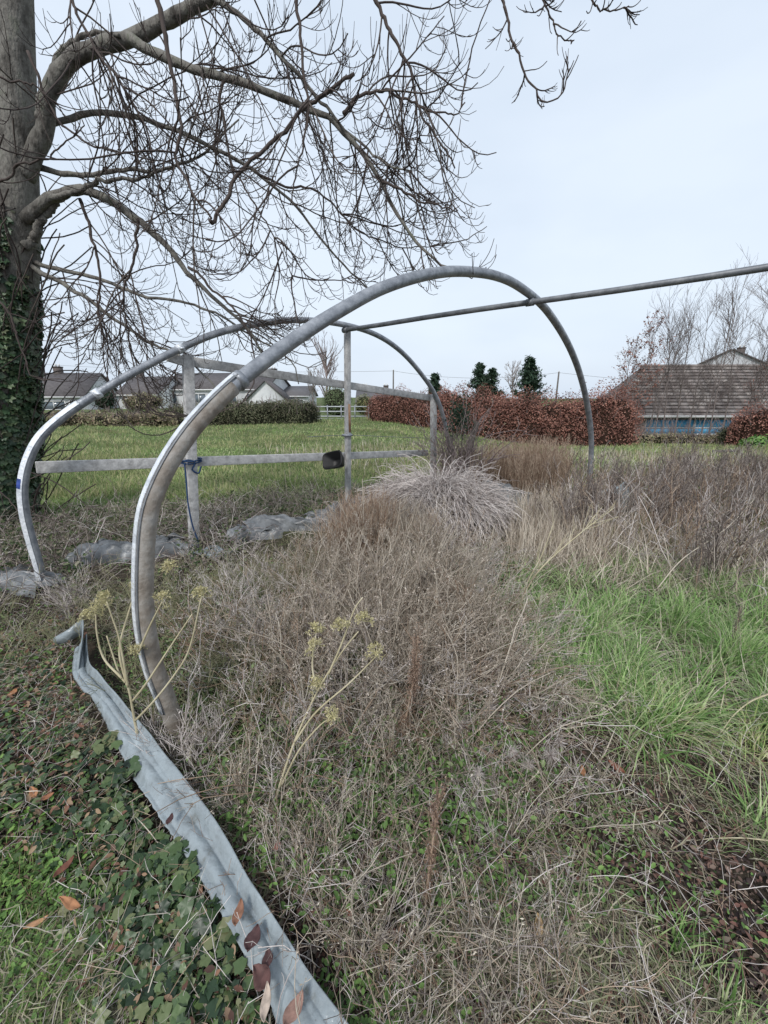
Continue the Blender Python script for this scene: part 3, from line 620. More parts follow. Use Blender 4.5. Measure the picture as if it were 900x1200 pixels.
def conifer(px, pyt, pyb, Y, wpx, label, n=4200, lean=0):
    top = at(px, pyt, Y); bot = at(px, pyb, Y); h = top[2] - bot[2]; rad = wpx / 2 / F * Y
    e = empty('conifer_tree', bot, label, 'tree', 'dark evergreens behind the beech hedge')
    mesh('trunk', *(lambda t: (t[0], [t[1], t[2]]))(tubecap(np.array([bot - [0, 0, 1], top - [0, 0, h * .1]]), .1, 8)), M_BARK, e)
    nb = 110; s = rng.uniform(0, .97, nb); a = rng.uniform(0, 2 * np.pi, nb); L = rad * np.minimum(1.0, (1 - s) ** .85 * 1.15 + .05) * rng.uniform(.6, 1.12, nb)
    p = bot + np.outer(s, top - bot); d = np.stack([np.cos(a), np.sin(a), np.full(nb, .15)], 1); Q = march(p, d, L, 6, .0, .09, .05)
    mesh('boughs', *tubes(Q, np.linspace(.04, .012, 6)[None], 4), M_BARK, e)
    i = rng.integers(0, nb, n); t = rng.uniform(.15, 1, n); k = np.minimum((t * 5).astype(int), 4); tt = (t * 5 - k)[:, None]
    pos = Q[i, k] * (1 - tt) + Q[i, k + 1] * tt + rng.normal(size=(n, 3)) * np.array([.12, .12, .09]) * (.5 + h / 6)
    v, fs = scatter(QUAD * np.array([1, 1.6, 1]), QUADF, pos, np.array([0, 0, 1]) + rng.normal(size=(n, 3)) * .8, rng.uniform(.13, .28, n) * (.6 + h / 9))
    tag(mesh('foliage', v, fs, M_CON, e), kind='stuff')
conifer(563, 426, 475, 42, 38, 'taller left one of the pair of dark conifers above the beech hedge', 4200)
conifer(577, 432, 475, 43, 34, 'shorter right one of the pair of dark conifers above the beech hedge', 3400)
conifer(621, 418, 475, 40, 40, 'lone dark conifer right of the bare tree above the beech hedge', 4600)
conifer(510, 438, 478, 30, 22, 'small dark conifer behind the right timber post', 2400)
def baretree(px, pyt, pyb, Y, spread, label, group=None, n1=16, up=.12, r=.09, mat=None, name='bare_tree', tw=1.0, leaves=0):
    mat = mat or M_FTWIG
    bot = at(px, pyb, Y); top = at(px, pyt, Y); h = top[2] - bot[2]
    e = empty(name, bot, label, 'tree', group)
    tr = march((bot - [0, 0, .8])[None], np.array([[rng.normal() * .04, 0, 1.]]), h + .8, 14, 0, 0, .022)
    mesh('trunk', *tubes(tr, np.linspace(r, r * .15, 14)[None], 7), mat, e)
    a = grow(tr, n1, (h * .25 * spread, h * .55 * spread), .28, .97, .8, .6, .2, 8, 0, up, .07, .35)
    b = grow(a, 5, (h * .1, h * .24), .2, 1, .8, .5, .1, 6, 0, up, .08, .3)
    c = grow(b, 3, (h * .04, h * .11), .2, 1, .8, .5, .1, 4, 0, up, .08, .3)
    m = MB(); k = Y / 30 * tw
    m.add(*tubes(a, np.linspace(r * .35, .009 * k, 8)[None], 4)); m.add(*tubes(b, np.linspace(.012, .007, 6)[None] * k, 3)); m.add(*tubes(c, np.linspace(.008, .005, 4)[None] * k, 3))
    tag(m.build('crown', mat, e), kind='stuff')
    if leaves:
        P = np.concatenate([b.reshape(-1, 3), c.reshape(-1, 3)]); P = P[rng.integers(0, len(P), leaves)] + rng.normal(size=(leaves, 3)) * .05
        v, fs = scatter(QUAD, QUADF, P, rng.normal(size=P.shape), rng.uniform(.08, .16, leaves)); tag(mesh('foliage', v, fs, M_BEECH, e), kind='stuff')
    return e
baretree(600, 434, 476, 44, 1.2, 'pale leafless tree between the dark conifers above the beech hedge', n1=22, r=.12)
baretree(383, 418, 482, 38, 1.35, 'dense bare tree behind the round bush left of the middle post', n1=30, r=.16, mat=M_FTWIGR)
baretree(366, 440, 480, 36, 1.2, 'small bare tree at the right end of the dark clipped hedge', n1=18, r=.09)
# twiggy ivy stump and climbing stems by the right post
def stump():
    b = G(536, 583); e = empty('twiggy_stump', b, 'tangled twiggy bush of dead climbers on a stump beside the right timber post', 'bush')
    n = 130; p = b + rng.normal(size=(n, 3)) * [.09, .10, 0]; q = march(p, rng.normal(size=(n, 3)) * .10 + [.03, 0, 1], rng.uniform(.5, 1.5, n), 12, 0, -.02, .13)
    mesh('trunk', *tubes(march(np.array([b - [0, 0, .1], b + [.1, .05, -.1], b + [-.14, .1, -.1]]), np.array([[.05, 0, 1.], [-.03, 0, 1], [0, 0, 1]]), np.array([1.15, 1.0, .95]), 12, 0, 0, .08), np.linspace(.055, .035, 12)[None], 8), M_BARK, e, smooth=True)
    m = MB(); m.add(*tubes(q, np.linspace(.008, .003, 12)[None], 3)); c = grow(q, 6, (.1, .4), .2, 1, .7, .6, 0, 7, 0, .05, .15); m.add(*tubes(c, np.linspace(.004, .002, 7)[None], 3))
    tag(m.build('stems', M_FTWIGR, e), kind='stuff')
    n = 700; P = c.reshape(-1, 3)[rng.integers(0, len(c) * 7, n)]; v, fs = scatter(QUAD, QUADF, P, rng.normal(size=P.shape), rng.uniform(.015, .04, n)); tag(mesh('foliage', v, fs, M_DRY, e), kind='stuff')
    n = 900; P = b + rng.normal(size=(n, 3)) * [.07, .07, .12] + [-.02, 0, 1.08]; v, fs = scatter(OVAL, OVALF, P, rng.normal(size=P.shape), rng.uniform(.02, .045, n)); tag(mesh('ivy', v, fs, M_CON, e), kind='stuff')
stump()

# ------------------------------------------------------------------ houses
M_ROOF = noisy('slate_roof', [(.065, .06, .062), (.10, .09, .092), (.14, .13, .13)], 3, .8, .3, stretch=(1, 1, 4), bump=.4)
M_ROOF2 = noisy('grey_slate_roof', [(.10, .095, .10), (.15, .145, .15)], 3, .8, .3, stretch=(1, 1, 4))
M_WHITE = noisy('white_render', [(.55, .56, .58), (.72, .73, .74)], 1.5, .85, .2)
M_CHIM = noisy('chimney_block', [(.07, .06, .06), (.13, .11, .10)], 6, .9)
M_GLASS = noisy('dark_window_glass', [(.09, .11, .13), (.16, .19, .22)], .8, .15, .5)
M_FRAME = noisy('white_frame', [(.6, .6, .6), (.72, .72, .72)], 3, .5)
def house(name, px0, px1, Y, pyr, pye, depth, label, gable_front=False, rz=0, roof=M_ROOF, wall=M_WHITE, chims=(), wins=(), zb=None, over=.25, wallgap=0):
    """px0,px1 ends of the roof seen at distance Y, pyr ridge line, pye eaves line"""
    x0, x1 = X(px0, Y), X(px1, Y); c = (x0 + x1) / 2; W = x1 - x0; ze = at(450, pye, Y)[2]; zr = at(450, pyr, Y)[2] if not gable_front else at(450, pyr, Y)[2]
    zb = zb if zb is not None else min(-.3, ze - 2.3)
    e = empty(name, (c, Y, zb), label, 'house', rz=rz); he, hr = ze - zb, zr - zb
    # local: x along front, y depth (0 = front)
    w = W / 2; D = depth; m = MB(); q = .12
    if gable_front:
        v = [(-w, 0, -.5), (w, 0, -.5), (w, 0, he), (0, 0, hr), (-w, 0, he), (-w, D, -.5), (w, D, -.5), (w, D, he), (0, D, hr), (-w, D, he)]
        m.add(v, [[0, 1, 2, 4], [6, 5, 9, 7], [1, 6, 7, 2], [5, 0, 4, 9]], [[4, 2, 3], [7, 9, 8]])
    else:
        v = [(-w, 0, -.5), (w, 0, -.5), (w, 0, he), (-w, 0, he), (-w, D, -.5), (w, D, -.5), (w, D, he), (-w, D, he), (-w, D / 2, hr), (w, D / 2, hr)]
        m.add(v, [[0, 1, 2, 3], [5, 4, 7, 6], [1, 5, 6, 2], [4, 0, 3, 7]], [[3, 8, 7], [2, 6, 9]])
    m.build('wall', wall, e, local=True)
    m = MB(); t = .14
    def slab(a, b, c_, d):
        a, b, c_, d = map(np.array, (a, b, c_, d)); n = nrm(np.cross(b - a, d - a)[None].astype(float))[0]; n = n if n[2] > 0 else -n
        P = np.array([a, b, c_, d], float); m.add(np.concatenate([P + n * .02, P + n * (t + .02)]), [[3, 2, 1, 0], [4, 5, 6, 7], [0, 1, 5, 4], [1, 2, 6, 5], [2, 3, 7, 6], [3, 0, 4, 7]])
    o = over
    if gable_front:
        s = (hr - he) / w
        slab((-w - o, -o, he - o * s), (-w - o, D + o, he - o * s), (0, D + o, hr), (0, -o, hr)); slab((w + o, -o, he - o * s), (w + o, D + o, he - o * s), (0, D + o, hr), (0, -o, hr))
    else:
        s = (hr - he) / (D / 2)
        slab((-w - o, -o, he - o * s), (w + o, -o, he - o * s), (w + o, D / 2, hr), (-w - o, D / 2, hr)); slab((-w - o, D + o, he - o * s), (w + o, D + o, he - o * s), (w + o, D / 2, hr), (-w - o, D / 2, hr))
    rf = m.build('roof', roof, e, local=True)
    if not gable_front:
        g = MB(); g.box((0, -o - .05, he - o * s + .02), (W + 2 * o, .1, .14)); g.build('gutter', M_FRAME, rf, local=True)
    for cx, chh in chims:
        g = MB(); yy = D / 2 if not gable_front else D * .5; g.box((cx * w, yy, hr + chh / 2 - .4), (.75, .6, chh + .9)); g.box((cx * w, yy, hr + chh + .07), (.85, .7, .1)); ch = g.build('chimney', M_CHIM, rf, local=True)
        for dx in (-.18, .18):
            g = MB(); g.add(*tubecap(np.array([(cx * w + dx, yy, hr + chh + .1), (cx * w + dx, yy, hr + chh + .4)]), .1, 10)); g.build('chimney_pot', M_FRAME, rf, local=True)
    for wx, wz, ww, wh in wins:
        g = MB(); x, z = wx * w, he - wz
        for a in (-1, 1): g.box((x + a * ww / 2, -.03, z), (.09, .1, wh + .09)); g.box((x, -.035, z + a * wh / 2), (ww - .09, .1, .09))
        g.box((x, -.03, z), (.07, .08, wh - .09)); wf = g.build('window', M_FRAME, e, local=True)
        g = MB(); g.box((x, -.004, z), (ww - .02, .03, wh - .02)); g.build('pane', M_GLASS, wf, local=True)
    return e
house('house', 20, 108, 46, 436, 464, 8, 'white house with dark roof and chimney at far left beside the ivy trunk', rz=R(6), chims=[(-.05, .7)], wins=[(.25, 1.0, 2.4, .9), (.75, 1.0, .9, .9)])
house('house', 148, 196, 50, 441, 462, 7, 'second house from the left, white with a plain grey brown roof behind scrub', rz=R(-6), wins=[(-.5, 1.0, 1.0, 1.0), (.4, 1.0, 1.0, 1.0)], chims=[(-.7, .6)])
house('house', 192, 320, 52, 436, 456, 9, 'long white bungalow behind the left timber post with three windows', rz=R(-8), wins=[(-.75, 1.1, 1.2, 1.1), (-.25, 1.1, 2.0, 1.1), (.3, 1.1, 2.2, 1.1), (.75, 1.1, 1.4, 1.1)], chims=[(.9, .5)])
house('house', 296, 338, 47, 447, 468, 9, 'white gable fronted house behind the right half of the dark clipped hedge', gable_front=True, rz=R(8), wins=[(0, .9, 1.1, 1.0)])
house('house', 330, 364, 55, 453, 464, 7, 'small low house with pale grey roof beside the bare trees left of the middle post', roof=M_ROOF2, wins=[(-.4, .9, 1.2, .9), (.4, .9, 1.2, .9)])
house('house', 419, 462, 60, 458, 474, 8, 'distant house with two chimneys just right of the middle post', roof=M_ROOF2, chims=[(-.6, .7), (.55, .7)], wins=[(0, 1, 1.4, 1)])
house('house', 797, 866, 48, 410, 431, 10, 'pale gable of a house rising behind the tiled roof at right', gable_front=True, roof=M_ROOF, rz=R(-36), chims=[(.3, .5)], wall=noisy('pale_gable_render', [(.42, .43, .46), (.55, .56, .58)], 2, .85))

# ------------------------------------------------------------------ long tiled building on the right
def barn():
    Y = 30; zb = float(terrain(X(820, Y), Y)); x0, x1 = X(722, Y), X(1010, Y)
    e = empty('outbuilding', (x0, Y, zb), 'long low building with ribbed brown tiled roof and blue panelled wall at the right', 'building', rz=R(-1.5))
    ze = at(450, 484, Y)[2] - zb; zr = at(450, 430, Y + 2.7)[2] - zb; zm = ze + (zr - ze) * .28; W = x1 - x0; D = 5.5
    m = MB(); m.add([(0, 0, -.6), (W, 0, -.6), (W, 0, ze), (0, 0, ze), (0, D, -.6), (W, D, -.6), (W, D, ze), (0, D, ze), (2.6, D / 2, zr - .2), (W, D / 2, zr - .2)], [[0, 1, 2, 3], [5, 4, 7, 6], [1, 5, 6, 2], [4, 0, 3, 7]], [[3, 8, 7], [2, 6, 9]])
    m.build('wall', noisy('grey_render', [(.20, .18, .17), (.32, .30, .28)], 2.5, .9), e, local=True)
    tile = isl('brown_roof_tile', [(.075, .064, .062), (.115, .10, .098), (.16, .145, .14)], .85, .15, 0, noise=1.5)
    m = MB(); n = 15
    for k in range(n):   # tile courses, each overlapping the one below
        for col in range(30):
            a, b = k / n, (k + 1) / n; y0, y1 = -.45 + a * (D / 2 + .45), -.45 + b * (D / 2 + .45); z0, z1 = ze - .2 + a * (zr - ze + .2), ze - .2 + b * (zr - ze + .2)
            xa, xb = -.4 + col * (W + .8) / 30, -.4 + (col + 1) * (W + .8) / 30 - .015
            xa = max(xa, -.45 + a * 2.85)
            if xa > xb - .02: continue
            j = rng.normal() * .006; m.add([(xa, y0 - .04, z0 + .10 + j), (xb, y0 - .04, z0 + .10 + j), (xb, y1, z1 + .03), (xa, y1, z1 + .03), (xa, y0 - .04, z0 + .01 + j), (xb, y0 - .04, z0 + .01 + j), (xb, y1, z1 - .03), (xa, y1, z1 - .03)], [[0, 1, 2, 3], [7, 6, 5, 4], [4, 5, 1, 0], [5, 6, 2, 1], [6, 7, 3, 2], [7, 4, 0, 3]])
    rf = m.build('roof', tile, e, local=True)
    m = MB(); m.add([(-.4, D + .4, ze - .2), (W + .4, D + .4, ze - .2), (W + .4, D / 2, zr), (2.4, D / 2, zr), (-.45, -.47, ze - .15)], [[0, 1, 2, 3]], [[3, 4, 0]]); m.build('back_slope', tile, rf, local=True)
    m = MB(); m.add(*tubecap(np.array([(2.3, D / 2, zr + .06), (W + .4, D / 2, zr + .06)]), .12, 8)); m.build('ridge_tile', tile, rf, local=True)
    m = MB(); m.box((W / 2, -.55, ze - .22), (W + .9, .12, .16)); m.build('gutter', noisy('pale_gutter', [(.5, .5, .5), (.6, .6, .6)], 3), rf, local=True)
    blue = noisy('blue_boards', [(.04, .20, .38), (.07, .30, .52), (.12, .38, .60)], 1.4, .6, .3)
    for x in (3.6, 7.1, 9.5):
        g = MB(); ww = 3.2 if x < 7 else 2.2 if x < 9 else 3.0
        ww = {3.6: 3.3, 7.1: 3.4, 9.5: 1.4}[x]
        g.box((x - .2, -.04, ze - .75), (ww, .06, .55)); g.box((x - .2, -.04, ze - 1.25), (ww, .06, .35))
        pn = g.build('blue_panel', blue, e, local=True)
        g = MB()
        for a in (-1, 1): g.box((x - .2 + a * (ww / 2 + .06), -.06, ze - .95), (.1, .1, 1.05))
        g.box((x - .2, -.075, ze - 1.03), (ww, .06, .07)); g.box((x - .2, -.075, ze - 1.47), (ww + .2, .08, .08)); g.build('panel_frame', M_FRAME if x > 7 else M_WOOD, pn, local=True)
barn()
# saplings before the building
sap = [(738, 385, .9, 900), (757, 378, .9, 0), (775, 356, .9, 0), (790, 350, .9, 0), (803, 366, .9, 0), (818, 372, 1, 0), (829, 343, 1.15, 0), (846, 380, .8, 0), (868, 330, 1.0, 0), (884, 345, 1.1, 0), (905, 330, 1.1, 0), (726, 408, .9, 700), (765, 395, .8, 0), (880, 420, .9, 200)]
desc = ['coppery leaved sapling at the left corner of the tiled roof', 'thin bare sapling second from the left before the tiled roof', 'tall pale bare sapling left of the roof gable', 'tall bare sapling nearest the left foot of the gable', 'shorter bare sapling before the left slope of the gable', 'slender bare sapling directly before the gable peak', 'tallest bare sapling before the gable, forking high above it', 'short bare sapling right of the gable before the tiles', 'tall wide bare sapling near the right edge', 'bare sapling second from the right edge', 'bare sapling at the very right edge of the view', 'low sapling with coppery leaves at the end of the long beech hedge', 'short bare sapling in front of the two tall pale ones', 'low coppery sapling above the reddish hedge at right']
for (px, pt, sp_, lv), ds in zip(sap, desc):
    baretree(px, pt, 517, 25 + rng.uniform(-1, 1), sp_ * .62, ds, 'saplings along the wall of the tiled building', n1=17, up=.1, r=.045, mat=M_SAP, name='sapling', tw=.8, leaves=lv)
hedge('undergrowth', [(X(715, 23), 23), (X(780, 23.5), 23.5), (X(850, 23), 23), (X(930, 22), 22)], 1.3, [.7, .5, .55, .6], M_DRY, M_HEDGEC, 7000, .11, 'brown undergrowth along the foot of the tiled building', 'undergrowth', rough=.5, stems=(330, 1.5))

# ------------------------------------------------------------------ poles, cables, railing, field oddments
M_POLE = noisy('pole_wood', [(.10, .09, .08), (.16, .15, .14)], 4, .9)
def upole(px, pyt, Y, label):
    t = at(px, pyt, Y); e = empty('utility_pole', (t[0], Y, -.5), label, 'pole', 'wooden utility poles behind the hedges')
    mesh('pole', *(lambda q: (q[0], [q[1], q[2]]))(tubecap(np.array([(t[0], Y, -1.2), t]), np.array([.10, .07]), 8)), M_POLE, e)
    m = MB(); m.add(*tubecap(np.array([t, t + [0, 0, .12]]), .06, 8)); m.build('pole_cap', M_FRAME, e); return t
t1 = upole(461, 434, 45, 'slim utility pole above the left end of the short beech hedge')
t2 = upole(655, 436, 42, 'slim utility pole beside the lone conifer above the long hedge')
def cable(a, b, label, sag=.8):
    s = np.linspace(0, 1, 24); P = a + np.outer(s, b - a); P[:, 2] -= 4 * sag * s * (1 - s)
    tag(mesh('cable', *tubes(P[None], .012, 4), M_POLE), label, 'cable', 'overhead cables between the poles')
cable(at(-200, 405, 50), t1 - [.06, 0, .06], 'thin overhead cable from the left houses to the pole over the short beech hedge', 1.0)
cable(t1 + [.06, 0, -.06], t2 - [.06, 0, .06], 'thin overhead cable between the two poles above the conifers', .6)
cable(t2 + [.06, 0, -.06], at(950, 452, 44), 'thin overhead cable from the right pole towards the tiled building', .4)
def railing():
    Y = 27; a, b = at(368, 487, Y), at(432, 490, Y); zb = -.1
    e = empty('metal_railing', (a[0], Y, zb), 'pale metal railing with horizontal bars at the gap between the hedges', 'railing')
    m = MB()
    for zz in (.25, .55, .85): m.add(*tubecap(np.array([(a[0], Y, zb + zz), (b[0], Y, zb + zz)]), .035, 6))
    m.build('rails', M_FRAME if 0 else noisy('galvanised_rail', [(.38, .40, .42), (.5, .52, .54)], 4, .5, .4), e)
    for x in np.linspace(a[0], b[0], 5):
        m = MB(); m.box((x, Y, zb + .4), (.07, .07, 1.1)); m.build('post', M_PIPE, e)
    m = MB(); m.box(((a[0] + b[0]) / 2, Y + .5, zb - .05), (b[0] - a[0] + .6, .3, .3)); tag(m.build('kerb_wall', noisy('concrete', [(.28, .28, .28), (.38, .38, .38)], 5)), 'low concrete kerb wall behind the metal railing', 'wall')
railing()
m = MB(); q = at(843, 541, 11.5); zt = float(terrain(q[0], 11.5)); m.beam((q[0] - .25, 11.5, zt + .1), (q[0] + .3, 11.4, zt + .13), .08, .06); tag(m.build('timber_offcut', M_POLE), 'dark timber offcut lying in the grass at right before the undergrowth', 'board')

# ------------------------------------------------------------------ field and ground cover
def blades(name, P, hgt, wid, tilt, mat, K=4, bend=-.12, wob=.06, lean=None):
    n = len(P); h = rng.uniform(*hgt, n) if isinstance(hgt, tuple) else hgt
    d, a = rdir(n, rng.uniform(*tilt, n)); 
    if lean is not None: d = d + np.array(lean)
    Q = march(P - [0, 0, .01], d, h, K, bend * .3, bend, wob)
    w = rng.uniform(*wid, n) if isinstance(wid, tuple) else wid
    side = np.stack([-np.sin(a), np.cos(a), np.zeros(n)], 1) + rng.normal(size=(n, 3)) * .3
    v, fs = ribbons(Q, w, side); return tag(mesh(name, v, fs, mat), kind='stuff')
def clump(P, k, sp):
    c = P[rng.integers(0, len(P), k)]; i = rng.integers(0, k, len(P)); Q = c[i] + rng.normal(size=P.shape) * sp * rng.uniform(.4, 1.4, k)[i][:, None]; Q[:, 2] = terrain(Q[:, 0], Q[:, 1]); return offskirt(Q)
M_TURF = isl('field_grass', [(.07, .105, .035), (.12, .19, .06), (.18, .25, .095), (.28, .29, .18), (.15, .21, .08)], .7, .2, .35, noise=.35)
M_PALEG = isl('pale_grass', [(.14, .17, .07), (.22, .23, .12), (.30, .27, .17), (.13, .18, .06)], .8, .15, .35, noise=.5)
M_STRAW = isl('straw', [(.14, .115, .09), (.23, .195, .155), (.33, .29, .24), (.43, .39, .33), (.20, .155, .125)], .8, .2, .25)
M_GSTEM = isl('grey_dead_stem', [(.14, .12, .11), (.24, .21, .20), (.36, .33, .31), (.44, .40, .38)], .85, .15, 0)
M_DSTEM = isl('dark_dead_stem', [(.05, .040, .036), (.09, .073, .066), (.155, .13, .115), (.23, .20, .175)], .85, .15, 0)
M_BRSTEM = isl('brown_dead_stem', [(.11, .07, .05), (.18, .125, .09), (.26, .20, .15), (.34, .27, .21)], .85, .15, .1)
M_LUSH = isl('lush_grass', [(.045, .085, .025), (.09, .165, .048), (.15, .25, .08), (.23, .32, .13), (.34, .36, .22)], .55, .3, .35)
M_LITTER = isl('leaf_litter', [(.014, .010, .010), (.025, .018, .017), (.04, .028, .025), (.07, .045, .036), (.10, .05, .04), (.12, .10, .08)], .75, .25, .1)
M_LOWG = isl('low_green_leaf', [(.03, .055, .018), (.055, .10, .028), (.09, .16, .045), (.13, .21, .06)], .55, .3, .25)
def wz(x0, x1, y0, y1): return [(x0, y0), (x1, y0), (x1, y1), (x0, y1)]
def band(n, y0, y1, wmul=1.35, pw=1.6, xc=0):
    u = rng.uniform(0, 1, n); e = 1 - pw; y = ((y0 ** e) + u * (y1 ** e - y0 ** e)) ** (1 / e); x = rng.uniform(-1, 1, n) * y * wmul + xc
    return offskirt(np.column_stack([x, y, terrain(x, y)]))
P = band(170000, 4.6, 27, 1.35, 1.5); d = P[:, 1]
P = P[~((P[:, 0] > -.6) & (P[:, 1] < 5.6))]; d = P[:, 1]
blades('field_grass', P, rng.uniform(.035, .085, len(P)) * (1 + d * .015), rng.uniform(.006, .012, len(P)) * (d / 5) ** .8, (.1, .8), M_TURF, 3)
P = band(90000, 5.5, 26, 1.35, 1.3); nz = np.sin(P[:, 0] * .9 + np.sin(P[:, 1] * .8) * 2) + np.sin(P[:, 1] * 1.9 + P[:, 0] * .4); P = P[nz + rng.normal(size=len(nz)) * .5 > -.3]; P = P[~((P[:, 0] > -.6) & (P[:, 1] < 6))]; d = P[:, 1]
blades('rough_grass', P, rng.uniform(.08, .2, len(P)), rng.uniform(.007, .012, len(P)) * (d / 6) ** .8, (.1, .8), M_PALEG, 3)
# tall straw here and there in the field
P = zone([(300, 530), (470, 520), (640, 525), (900, 535), (1100, 545), (1000, 565), (600, 560), (380, 548)], 2600, .6)
blades('field_straw', P, (.12, .35), (.006, .012), (.0, .5), M_STRAW, 4)

def stems(name, P, hgt, r, mat, tilt=(.1, .5), lean=(0, 0, 0), K=9, up0=0., up1=-.05, wob=.08, kids=0, kl=(.05, .15), kup=.05, r2=None, gk=0, parent=None):
    n = len(P); h = rng.uniform(*hgt, n); d, a = rdir(n, rng.uniform(*tilt, n)); d = d + np.array(lean)
    Q = march(P - [0, 0, .02], d, h, K, up0, up1, wob); m = MB(); m.add(*tubes(Q, np.linspace(r, r * .5, K)[None] * rng.uniform(.7, 1.3, (n, 1)), 3))
    if kids:
        c = grow(Q, kids, kl, .3, 1, .7, .6, .1, 5, kup, kup, .1, .3); m.add(*tubes(c, np.linspace(r2 or r * .5, (r2 or r * .5) * .6, 5)[None], 3))
        if gk:
            g = grow(c, gk, (kl[0] * .3, kl[1] * .4), .4, 1, .6, .8, .1, 3, .1, .1, .1, .2); m.add(*tubes(g, (r2 or r * .5) * .7, 3))
    if parent is None: o = tag(m.build(name, mat), kind='stuff')
    else: o = m.build(name, mat, parent)
    return Q, (c if kids else None)
# left strip of dead brambles along the frame
ZB = [(-300, 640), (60, 610), (250, 592), (470, 572), (600, 588), (610, 625), (450, 640), (330, 650), (180, 700), (-50, 730), (-400, 760)]
stems('bramble_stems', zone(ZB, 3000, .8, soft=.1), (.15, .5), .0035, M_DSTEM, (.35, 1.0), K=9, up0=.02, up1=-.22, wob=.16, kids=3, kl=(.05, .18), r2=.0018)
stems('pale_dead_stems', zone(ZB, 2200, .8, soft=.1), (.15, .5), .003, M_GSTEM, (.4, 1.0), K=8, up0=.0, up1=-.2, wob=.16, kids=2, kl=(.05, .15), r2=.0015)
P = zone(ZB, 15000, .8, soft=.1); P[:, 2] += rng.uniform(0, .16, len(P)); v, fs = scatter(OVAL, OVALF, P, rng.normal(size=P.shape) * .6 + [0, 0, .8], rng.uniform(.02, .05, len(P)))
tag(mesh('bramble_leaves', v, fs, isl('bramble_leaf', [(.02, .035, .014), (.035, .055, .02), (.05, .075, .03), (.10, .09, .065), (.07, .10, .04), (.17, .15, .12)], .7, .25, .2)), kind='stuff')
blades('strip_grass', zone(ZB, 9000, .9, soft=.15), (.08, .22), (.003, .006), (.3, 1.0), M_STRAW, 4)
P = zone([(-300, 600), (100, 575), (470, 560), (480, 585), (200, 610), (50, 640), (-300, 690)], 16000, .8, soft=.1); blades('edge_grass', P, (.05, .14), (.004, .008), (.2, 1), M_TURF, 4)

# grey heap of dead stems
def heap():
    c = G(512, 628); cx, cy = c[0], c[1]; e = empty('stem_heap', (cx, cy, float(terrain(cx, cy))), 'rounded heap of pale grey dead stems between the right timber post and the weeds', 'heap of stems')
    z0 = terrain(cx, cy); n = 3800; a = rng.uniform(0, 2 * np.pi, n); r = rng.uniform(0, 1, n) ** .6; Rx, Ry, Hh = .62, .48, .52
    x, y = cx + np.cos(a) * r * Rx * .8, cy + np.sin(a) * r * Ry * .8; z = z0 + Hh * np.sqrt(np.maximum(0, 1 - r ** 2 * .8)) * rng.uniform(.6, 1.02, n)
    d = np.stack([np.cos(a) * .9, np.sin(a) * .9, rng.uniform(-.1, .6, n)], 1) + rng.normal(size=(n, 3)) * .35
    Q = march(np.stack([x, y, z], 1), d, rng.uniform(.12, .5, n), 8, -.06, -.32, .14)
    g = grow(Q, 2, (.03, .14), .2, 1, .7, .6, 0, 4, -.1, -.1, .15)
    m = MB(); m.add(*tubes(Q, np.linspace(.0032, .002, 8)[None], 3)); m.add(*tubes(g, .0014, 3)); tag(m.build('stems', M_GSTEM, e), kind='stuff')
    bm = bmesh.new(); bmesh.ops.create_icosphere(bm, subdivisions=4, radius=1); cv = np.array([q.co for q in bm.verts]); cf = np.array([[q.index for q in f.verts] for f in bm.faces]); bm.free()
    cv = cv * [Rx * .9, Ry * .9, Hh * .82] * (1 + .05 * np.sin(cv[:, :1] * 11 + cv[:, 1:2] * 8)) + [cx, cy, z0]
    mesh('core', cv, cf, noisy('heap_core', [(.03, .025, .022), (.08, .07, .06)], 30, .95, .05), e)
heap()
# middle: mass of tan feathery weeds
ZM = [(150, 760), (200, 700), (330, 665), (450, 655), (570, 665), (598, 710), (580, 820), (540, 900), (400, 890), (300, 900), (220, 880)]
ZM1 = [(330, 715), (400, 668), (550, 672), (588, 705), (570, 800), (520, 850), (400, 850), (330, 780)]
qq, cc_ = stems('tan_weed_stems', clump(zone(ZM1, 900, .8, soft=.12), 55, .09), (.25, .6), .0030, M_STRAW, (.1, .6), lean=(.25, -.1, 0), up1=-.10, wob=.09, kids=6, kl=(.05, .2), r2=.0013, gk=2)
def fluff(c, n, size, mat, name, jit=.006):
    t = c[rng.integers(0, len(c), n), rng.integers(2, c.shape[1], n)] + rng.normal(size=(n, 3)) * jit
    v, fs = scatter(QUAD * [1, 1.5, 1], QUADF, t, rng.normal(size=t.shape), rng.uniform(*size, n)); tag(mesh(name, v, fs, mat), kind='stuff')
fluff(cc_, 26000, (.004, .010), isl('tan_seed_fluff', [(.17, .135, .11), (.27, .225, .19), (.36, .31, .27), (.43, .39, .345)], .85, .1, .3), 'tan_seed_heads')
stems('thick_straw_stalks', zone([(370, 700), (430, 670), (520, 700), (500, 760), (380, 760)], 110, .5, soft=.05), (.3, .65), .0042, M_STRAW, (.1, .45), lean=(.25, -.05, 0), up1=-.04, wob=.05, kids=3, kl=(.05, .2), r2=.0018)
qg, cg = stems('grey_weed_stems', clump(zone(ZM, 850, .8, soft=.12), 44, .07), (.15, .45), .0022, M_GSTEM, (.2, .9), lean=(.1, -.1, 0), up1=-.12, wob=.12, kids=5, kl=(.04, .16), r2=.0011, gk=2)
fluff(cg, 15000, (.003, .008), M_GSTEM, 'grey_seed_heads')
stems('brown_weed_stems', clump(zone(ZM, 480, .7, soft=.12), 26, .06), (.2, .5), .0024, M_BRSTEM, (.2, .8), lean=(.1, -.05, 0), up1=-.1, wob=.12, kids=5, kl=(.04, .16), r2=.0012, gk=1)
ZL = [(-150, 760), (40, 700), (180, 690), (300, 660), (420, 660), (420, 760), (330, 860), (230, 890), (120, 780)]
